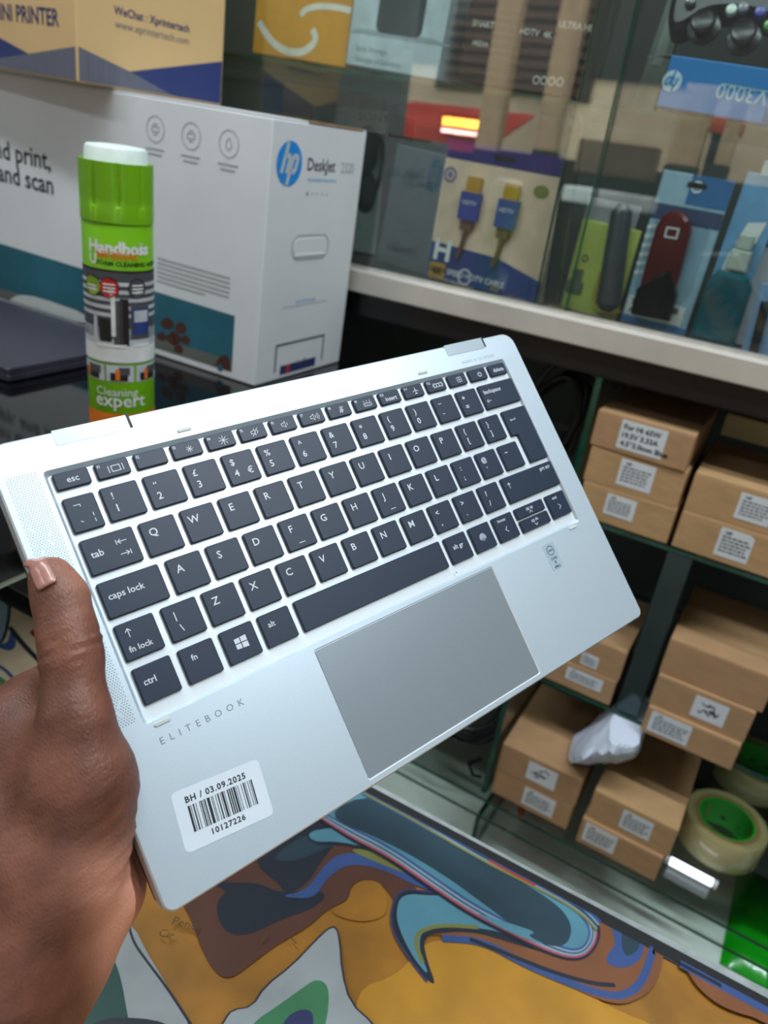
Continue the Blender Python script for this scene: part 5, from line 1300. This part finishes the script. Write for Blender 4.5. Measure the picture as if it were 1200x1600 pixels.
# ------------------------------------------------------------------ the hand that holds the laptop: one smooth-blended body, laptop coordinates in mm (true scale)
def lt(u, v, h): return LO + LX * (u * .001) + LYv * (v * .001) + LN * (h * .001)
def build_hand():
    st = 1.9
    lo = np.array([-215.0, 34.0, -98.0]); hi = np.array([112.0, 372.0, 34.0])
    n = np.ceil((hi - lo) / st).astype(int)
    gx, gy, gz = [(lo[i] + st * np.arange(n[i])).astype(np.float32) for i in range(3)]
    D = np.full(n, 1e3, np.float32)
    def cone(a, b, ra, rb, k=6.0, sq=None):
        nonlocal D
        a = np.array(a, np.float32); b = np.array(b, np.float32)
        m = max(ra, rb) + 3 * k + 4
        i0 = [max(0, int((min(a[i], b[i]) - m - lo[i]) / st)) for i in range(3)]
        i1 = [min(n[i], int((max(a[i], b[i]) + m - lo[i]) / st) + 2) for i in range(3)]
        sl = tuple(slice(p, q) for p, q in zip(i0, i1))
        X = gx[sl[0]][:, None, None]; Y = gy[sl[1]][None, :, None]; Z = gz[sl[2]][None, None, :]
        d = b - a; L2 = float(d @ d) + 1e-6
        t = np.clip(((X - a[0]) * d[0] + (Y - a[1]) * d[1] + (Z - a[2]) * d[2]) / L2, 0, 1)
        px, py, pz = X - a[0] - t * d[0], Y - a[1] - t * d[1], Z - a[2] - t * d[2]
        if sq is not None:                      # flattened section: axis and factor
            ax, f = np.array(sq[0], np.float32), sq[1]; ax /= np.linalg.norm(ax)
            c = (px * ax[0] + py * ax[1] + pz * ax[2]) * (f - 1)
            px, py, pz = px + c * ax[0], py + c * ax[1], pz + c * ax[2]
        dist = np.sqrt(px * px + py * py + pz * pz) - (ra + (rb - ra) * t)
        o = D[sl]
        h = np.clip(.5 + .5 * (o - dist) / k, 0, 1)
        D[sl] = o * (1 - h) + dist * h - k * h * (1 - h)
    # forearm and wrist
    cone((-164, 328, -50), (-104, 268, -40), 37, 33, 12)
    cone((-104, 268, -40), (-62, 205, -32), 33, 27, 14, ((.35, .25, .9), 1.12))
    # palm, carried under the laptop edge
    W0 = (-56, 192, -33)
    cone(W0, (-12, 100, -33), 24, 14.5, 12)
    cone(W0, (6, 112, -38), 24, 14, 12)
    cone((-40, 190, -36), (14, 128, -39), 22, 13.5, 12)
    cone((-34, 186, -34), (12, 146, -38), 21, 13, 12)
    cone((-30, 182, -26), (-14, 176, -24), 18, 16.5, 10)         # heel of the hand
    # thumb base and thumb
    cone((-52, 184, -20), (-26, 158, -8), 24, 20, 12)
    cone((-26, 158, -8), (-10, 136, 1), 20, 17.5, 10)
    cone((-13, 150, -4), (-9, 132, 2), 15.5, 15.5, 8)
    cone((-12, 134, 1), (-6, 112, 8), 17, 12.6, 9)
    cone((-6, 114, 8), (1, 88, 9.2), 12.4, 10.6, 5, ((0, 0, 1), 1.08))
    cone((1, 90, 9.2), (2.5, 80, 9.4), 10.8, 10.4, 4, ((0, 0, 1), 1.1))
    cone((2.5, 80, 9.2), (4.6, 68, 8.8), 10.2, 10.0, 4, ((0, 0, 1), 1.16))
    cone((4.6, 68, 8.8), (4.4, 59.5, 8.0), 9.9, 8.6, 4, ((0, 0, 1), 1.2))
    # web between thumb and index
    cone((-14, 128, -4), (-20, 106, -24), 14, 12, 12)
    cone((-36, 150, -18), (-22, 108, -28), 20, 13, 12)
    # fingers curled flat under the closed lid
    for J, r in ((((-12, 100, -33), (30, 84, -35), (52, 78, -31), (68, 74, -26.5)), (12, 9.6, 8.6, 7.6)),
                 (((6, 112, -38), (50, 100, -37), (76, 95, -32), (93, 92, -26.5)), (12, 9.8, 8.8, 7.8)),
                 (((14, 128, -39), (56, 121, -38), (80, 118, -32), (96, 116, -26.2)), (11.5, 9.4, 8.4, 7.5)),
                 (((12, 146, -38), (46, 145, -36), (64, 144, -31), (78, 144, -25.6)), (10.5, 8.4, 7.6, 6.8))):
        for q in range(3): cone(J[q], J[q + 1], r[q], r[q + 1], 3.2)
    # skin folds round the thumb joints and across the ball of the thumb
    X = gx[:, None, None]; Y = gy[None, :, None]; Z = gz[None, None, :]
    up = 1 / (1 + np.exp(-(Z - 4) / 3))
    t = (Y - .10 * X - 88.5)
    D += (.8 * np.cos(t * 2 * np.pi / 4.2) * np.exp(-(t / 6.5) ** 2) * up).astype(np.float32)
    t2 = (Y + .35 * X - 150)
    D += (.55 * np.cos(t2 * 2 * np.pi / 5.6 + .02 * X * X * .1) * np.exp(-(t2 / 20) ** 2) * np.exp(-((X + 4) / 14) ** 2)).astype(np.float32)
    t3 = (Y - .5 * X - 178)
    D += (.7 * np.exp(-(t3 / 2.6) ** 2) * np.exp(-((X + 14) / 16) ** 2)).astype(np.float32)
    # the laptop presses its own shape into the flesh
    bx = np.maximum(-X - .7, X - 310); by = np.maximum(-Y, Y - 193); bz = np.maximum(Z - .6, -17.0 - Z)
    box = np.maximum(np.maximum(bx, by), bz)
    D = np.maximum(D, -box.astype(np.float32) + .0)
    # naive surface nets
    S = D < 0
    c = np.zeros(np.array(n) - 1, np.int8)
    for i in (0, 1):
        for j in (0, 1):
            for k in (0, 1): c += S[i:n[0] - 1 + i, j:n[1] - 1 + j, k:n[2] - 1 + k]
    cells = np.argwhere((c > 0) & (c < 8))
    idx = -np.ones(c.shape, np.int32); idx[tuple(cells.T)] = np.arange(len(cells))
    acc = np.zeros((len(cells), 3)); cnt = np.zeros(len(cells))
    corners = [(i, j, k) for i in (0, 1) for j in (0, 1) for k in (0, 1)]
    val = {q: D[cells[:, 0] + q[0], cells[:, 1] + q[1], cells[:, 2] + q[2]] for q in corners}
    for a in corners:
        for ax in range(3):
            if a[ax] == 0:
                b = list(a); b[ax] = 1; b = tuple(b)
                m = (val[a] < 0) != (val[b] < 0)
                t = np.where(m, val[a] / np.where(m, val[a] - val[b], 1), 0)
                p = np.array(a, float)[None] + t[:, None] * (np.array(b) - np.array(a))[None]
                acc[m] += p[m]; cnt[m] += 1
    P = lo + st * (cells + acc / cnt[:, None])
    F = []
    for ax in range(3):
        o1, o2 = (ax + 1) % 3, (ax + 2) % 3
        sa = [slice(0, n[i]) for i in range(3)]; sb = list(sa); sa[ax] = slice(0, n[ax] - 1); sb[ax] = slice(1, n[ax])
        A = S[tuple(sa)]; B = S[tuple(sb)]
        e = np.argwhere(A != B)
        e = e[(e[:, o1] > 0) & (e[:, o2] > 0) & (e[:, o1] < n[o1] - 1) & (e[:, o2] < n[o2] - 1)]
        def at(d1, d2):
            q = e.copy(); q[:, o1] -= d1; q[:, o2] -= d2
            return idx[q[:, 0], q[:, 1], q[:, 2]]
        q4 = np.stack([at(1, 1), at(0, 1), at(0, 0), at(1, 0)], 1)
        fl = A[tuple(e.T)]
        q4[~fl] = q4[~fl][:, ::-1]
        F.append(q4)
    F = np.concatenate(F)
    return P, F[(F >= 0).all(1)]
HP_, HF_ = build_hand()
def skin_material():
    m = bpy.data.materials.new('dark_brown_skin'); m.use_nodes = True
    n = m.node_tree.nodes; l = m.node_tree.links; b = n['Principled BSDF']
    tc = n.new('ShaderNodeTexCoord'); at = n.new('ShaderNodeAttribute'); at.attribute_name = 'palm'
    nz = n.new('ShaderNodeTexNoise'); nz.inputs['Scale'].default_value = 55; nz.inputs['Detail'].default_value = 5; l.new(tc.outputs['Object'], nz.inputs['Vector'])
    c1 = n.new('ShaderNodeValToRGB'); c1.color_ramp.elements[0].color = (*lin((88, 52, 40)), 1); c1.color_ramp.elements[1].color = (*lin((130, 82, 64)), 1)
    c1.color_ramp.elements[0].position = .3; c1.color_ramp.elements[1].position = .72
    l.new(nz.outputs['Fac'], c1.inputs['Fac'])
    mx = n.new('ShaderNodeMix'); mx.data_type = 'RGBA'; l.new(at.outputs['Fac'], mx.inputs['Factor']); l.new(c1.outputs['Color'], mx.inputs[6]); mx.inputs[7].default_value = (*lin((240, 172, 146)), 1)
    l.new(mx.outputs[2], b.inputs['Base Color'])
    b.inputs['Roughness'].default_value = .5; b.inputs['Specular IOR Level'].default_value = .4
    b.inputs['Subsurface Weight'].default_value = .12; b.inputs['Subsurface Radius'].default_value = (1, .35, .2); b.inputs['Subsurface Scale'].default_value = .003
    vo = n.new('ShaderNodeTexVoronoi'); vo.feature = 'DISTANCE_TO_EDGE'; vo.inputs['Scale'].default_value = 700
    mp = n.new('ShaderNodeMapping'); mp.inputs['Scale'].default_value = (1.0, .55, 1.0); mp.inputs['Rotation'].default_value = (0, 0, .6)
    l.new(tc.outputs['Object'], mp.inputs['Vector']); l.new(mp.outputs['Vector'], vo.inputs['Vector'])
    w = n.new('ShaderNodeTexNoise'); w.inputs['Scale'].default_value = 95; w.inputs['Detail'].default_value = 5
    m2 = n.new('ShaderNodeMapping'); m2.inputs['Scale'].default_value = (.5, 2.4, .8); m2.inputs['Rotation'].default_value = (0, 0, -.5); l.new(tc.outputs['Object'], m2.inputs['Vector']); l.new(m2.outputs['Vector'], w.inputs['Vector'])
    ad = n.new('ShaderNodeMath'); ad.operation = 'MULTIPLY_ADD'; ad.inputs[1].default_value = 1.6; l.new(w.outputs['Fac'], ad.inputs[0]); l.new(vo.outputs['Distance'], ad.inputs[2])
    bp = n.new('ShaderNodeBump'); bp.inputs['Strength'].default_value = .5; bp.inputs['Distance'].default_value = .0006
    l.new(ad.outputs[0], bp.inputs['Height']); l.new(bp.outputs['Normal'], b.inputs['Normal'])
    return m
mb = MB(); mb.v = [lt(*p) for p in HP_]; mb.f = [tuple(int(i) for i in f) for f in HF_]; mb.m = [0] * len(mb.f)
person = mb.build('person', skin_material(), smooth=True, angle=180, m=Matrix.Translation(lt(-60, 205, -32)) @ LM.to_3x3().to_4x4(),
                  label="person's dark-skinned left hand gripping the open laptop by its edge", category='person')
sgm = lambda x: 1 / (1 + np.exp(-x))
palmv = sgm((HP_[:, 0] + 22 + .1 * (HP_[:, 1] - 178)) / 4) * sgm((HP_[:, 1] - 163 - .4 * (HP_[:, 0] + 6)) / 3.5) * .9
palmv = np.maximum(palmv, sgm((HP_[:, 0] - 4) / 4) * sgm((-HP_[:, 2] - 17) / 2) * .8)
palmv = np.maximum(palmv, .30 * sgm((76 - HP_[:, 1]) / 4) * sgm((HP_[:, 0] - 6) / 3))
at_ = person.data.attributes.new('palm', 'FLOAT', 'POINT'); at_.data.foreach_set('value', palmv.astype(np.float32))
sm = person.modifiers.new('soften', 'SMOOTH'); sm.factor = .5; sm.iterations = 3
# thumb nail, laid on the skin by shooting onto the hand surface
from mathutils.bvhtree import BVHTree
bv = BVHTree.FromPolygons([Vector(p) for p in HP_], mb.f)
na = [LF0.px(*q, 15) for q in ((41, 882), (68, 869), (91, 905), (64, 934))]
na = [Vector((a * SU, b * SV)) for a, b in na]                 # tip-left, tip-right, base-right, base-left
N = 12; top = []; 
tipm = (na[0] + na[1]) / 2; basem = (na[2] + na[3]) / 2; axn = (basem - tipm); Ln = axn.length; axn.normalize(); acr = Vector((-axn.y, axn.x))
if acr.dot(na[0] - na[1]) < 0: acr = -acr
Wn = ((na[0] - na[1]).length + (na[2] - na[3]).length) / 2
ndir = Vector((-.30, -.1, .95)).normalized()
for j in range(N + 1):
    for i in range(N + 1):
        s = i / N * 2 - 1; t = j / N
        hw = Wn * .53 * (1 - .16 * (1 - t)) * math.sqrt(max(0, 1 - max(0, (t - .72) / .42) ** 2.2))
        tt = -.06 + t * 1.02 - .10 * (1 - t) * (1 - s * s)
        p = tipm + axn * (tt * Ln) + acr * (s * hw)
        o = Vector((p.x, p.y, 15)) + ndir * 30
        hit = bv.ray_cast(o, -ndir)
        z = hit[0] if hit[0] is not None else Vector((p.x, p.y, 10))
        top.append(z + ndir * (.35 + .5 * (1 - s * s)))
mb = MB(); mb.v = [lt(*p) for p in top]
mb.f = [(j * (N + 1) + i, (j + 1) * (N + 1) + i, (j + 1) * (N + 1) + i + 1, j * (N + 1) + i + 1) for j in range(N) for i in range(N)]; mb.m = [0] * len(mb.f)
nail = mb.build('thumb_nail', mat('finger_nail', (158, 108, 96), rough=.3, var=.05, scale=60, coat=.2), person, smooth=True, angle=180, label='pinkish thumb nail with pale rim')
so = nail.modifiers.new('thick', 'SOLIDIFY'); so.thickness = .0007; so.offset = -.5
# ------------------------------------------------------------------ across the lane: seen only mirrored in the glass doors
def mirr(px, py, ys):
    """where a lane object at depth ys stands, from its reflection in the door glass at y = 1"""
    p = on_y(px, py, 2.014 - ys); return p.x, p.z
YS = -4.4
PO = mat('timber_post', (206, 170, 130), rough=.8, var=.12, scale=4, stretch=(6, 6, .6))
for i, (px, py, w, l_) in enumerate(((785, 100, .10, 'left beige timber post of the lane stalls, mirrored in the showcase'), (866, 170, .09, 'middle beige timber post of the lane stalls, mirrored in the showcase'), (1090, 170, .11, 'right beige timber post of the lane stalls, mirrored in the showcase'), (1155, 165, .05, 'thin pale post of the lane stalls, mirrored in the showcase'))):
    x, z = mirr(px, py, YS); zb_ = mirr(px, 238 if px < 1000 else 262, YS)[1]; zt_ = 3.0 if px < 1000 else mirr(px, 132 if w > .06 else 160, YS)[1]
    t = thing('stall_post', (x, YS, -.02), l_, 'post', 'timber posts of the stalls across the lane')
    MB().box((x - w, YS - .06, zb_), (x + w, YS + .06, zt_)).build('post', PO, t, bevel=.01)
    MB().box((x - w * 1.05, YS - .09, -.02), (x + w * 1.05, YS + .07, zb_)).build('post_base', mat('dark_brick_foot', (44, 36, 32), rough=.9), t, bevel=.01)
x0, z0 = mirr(612, 165, -5.2); x1, z1 = mirr(800, 235, -5.2)
t = thing('stall_awning', ((x0 + x1) / 2, -5.2, 0), 'red awning over a stall across the lane, mirrored in the showcase', 'awning')
AW = mat('red_awning', (214, 60, 40), rough=.7, var=.2, scale=3)
zt = mirr(700, 160, -5.2)[1]; zb = mirr(700, 215, -5.2)[1]
mb = MB(); mb.add([(x0, -5.6, zt), (x1, -5.6, zt), (x1, -4.9, zb + .05), (x0, -4.9, zb + .05)], [(0, 1, 2, 3)]); o = mb.build('canopy', AW, t); s = o.modifiers.new('t', 'SOLIDIFY'); s.thickness = .02
MB().box((x0, -4.93, zb - .10), (x1, -4.89, zb + .06)).build('valance', AW, t)
for x in (x0 + .03, x1 - .03): MB().tube([(x, -4.92, -.02), (x, -4.92, zb - .1)], .02, 8).build('leg', mat('steel_leg', (150, 150, 150), metal=.5), t, smooth=True)
sx0, sz0 = mirr(690, 176, -4.8); sx1, sz1 = mirr(780, 222, -4.8)
sx0, sx1 = min(sx0, sx1), max(sx0, sx1); sz0, sz1 = min(sz0, sz1), max(sz0, sz1)
t = thing('lit_sign', ((sx0 + sx1) / 2, -4.8, sz0), 'glowing orange strip sign under the red awning, mirrored in the showcase', 'sign')
MB().box((sx0, -4.83, sz0), (sx1, -4.77, sz1)).build('sign_box', mat('sign_red', (190, 40, 24), rough=.4), t, bevel=.01)
MB().box((sx0 + .04, -4.77, (sz0 * .55 + sz1 * .45)), (sx1 - .04, -4.765, sz1 - .03)).build('lit_strip', mat('sign_glow_orange', (255, 170, 60), emit=60, var=.3, scale=8), t)
MB().box((sx0 + .04, -4.77, sz0 + .02), (sx1 - .04, -4.765, (sz0 * .7 + sz1 * .3))).build('lit_strip', mat('sign_glow_pink', (255, 200, 190), emit=34, var=.2, scale=8), t)
# brown louvred shutters above the stalls
bx0, bz0 = mirr(690, 120, -6.3); bx1, _ = mirr(905, 140, -6.3); bx0, bx1 = min(bx0, bx1), max(bx0, bx1)
t = thing('street_shutter', ((bx0 + bx1) / 2, -6.3, bz0), 'brown louvred shutter on the lane facade, mirrored in the showcase', 'shutter')
SHM = mat('brown_louvre', (92, 66, 54), rough=.7, var=.15)
MB().box((bx0 - .1, -6.40, bz0 - .1), (bx1 + .1, -6.36, bz0 + 2.3)).build('shutter_frame', mat('brown_frame', (70, 52, 46), rough=.7), t)
for k in range(22):
    z = bz0 - .05 + k * .105
    MB().box((bx0, -6.36, z), (bx1, -6.30, z + .055)).build('slat', SHM, t)
# a parked pale car-sized counter and low stalls to the right
for i, (px0, py0, px1, py1, y, c, l_) in enumerate(((880, 288, 1010, 335, -4.0, (214, 216, 210), 'pale stall counter across the lane, mirrored beside the yellow-green pack'), (905, 215, 1010, 285, -5.4, (120, 92, 70), 'brown stacked crates across the lane, mirrored in the showcase'),
                                                (1108, 182, 1152, 212, -4.9, (206, 70, 46), 'small red bucket stall across the lane, mirrored under the blue box'))):
    x0, z0 = mirr(px0, py0, y); x1, z1 = mirr(px1, py1, y); x0, x1 = min(x0, x1), max(x0, x1); z0, z1 = min(z0, z1), max(z0, z1)
    t = thing('stall_table', ((x0 + x1) / 2, y, -.02), l_, 'stall')
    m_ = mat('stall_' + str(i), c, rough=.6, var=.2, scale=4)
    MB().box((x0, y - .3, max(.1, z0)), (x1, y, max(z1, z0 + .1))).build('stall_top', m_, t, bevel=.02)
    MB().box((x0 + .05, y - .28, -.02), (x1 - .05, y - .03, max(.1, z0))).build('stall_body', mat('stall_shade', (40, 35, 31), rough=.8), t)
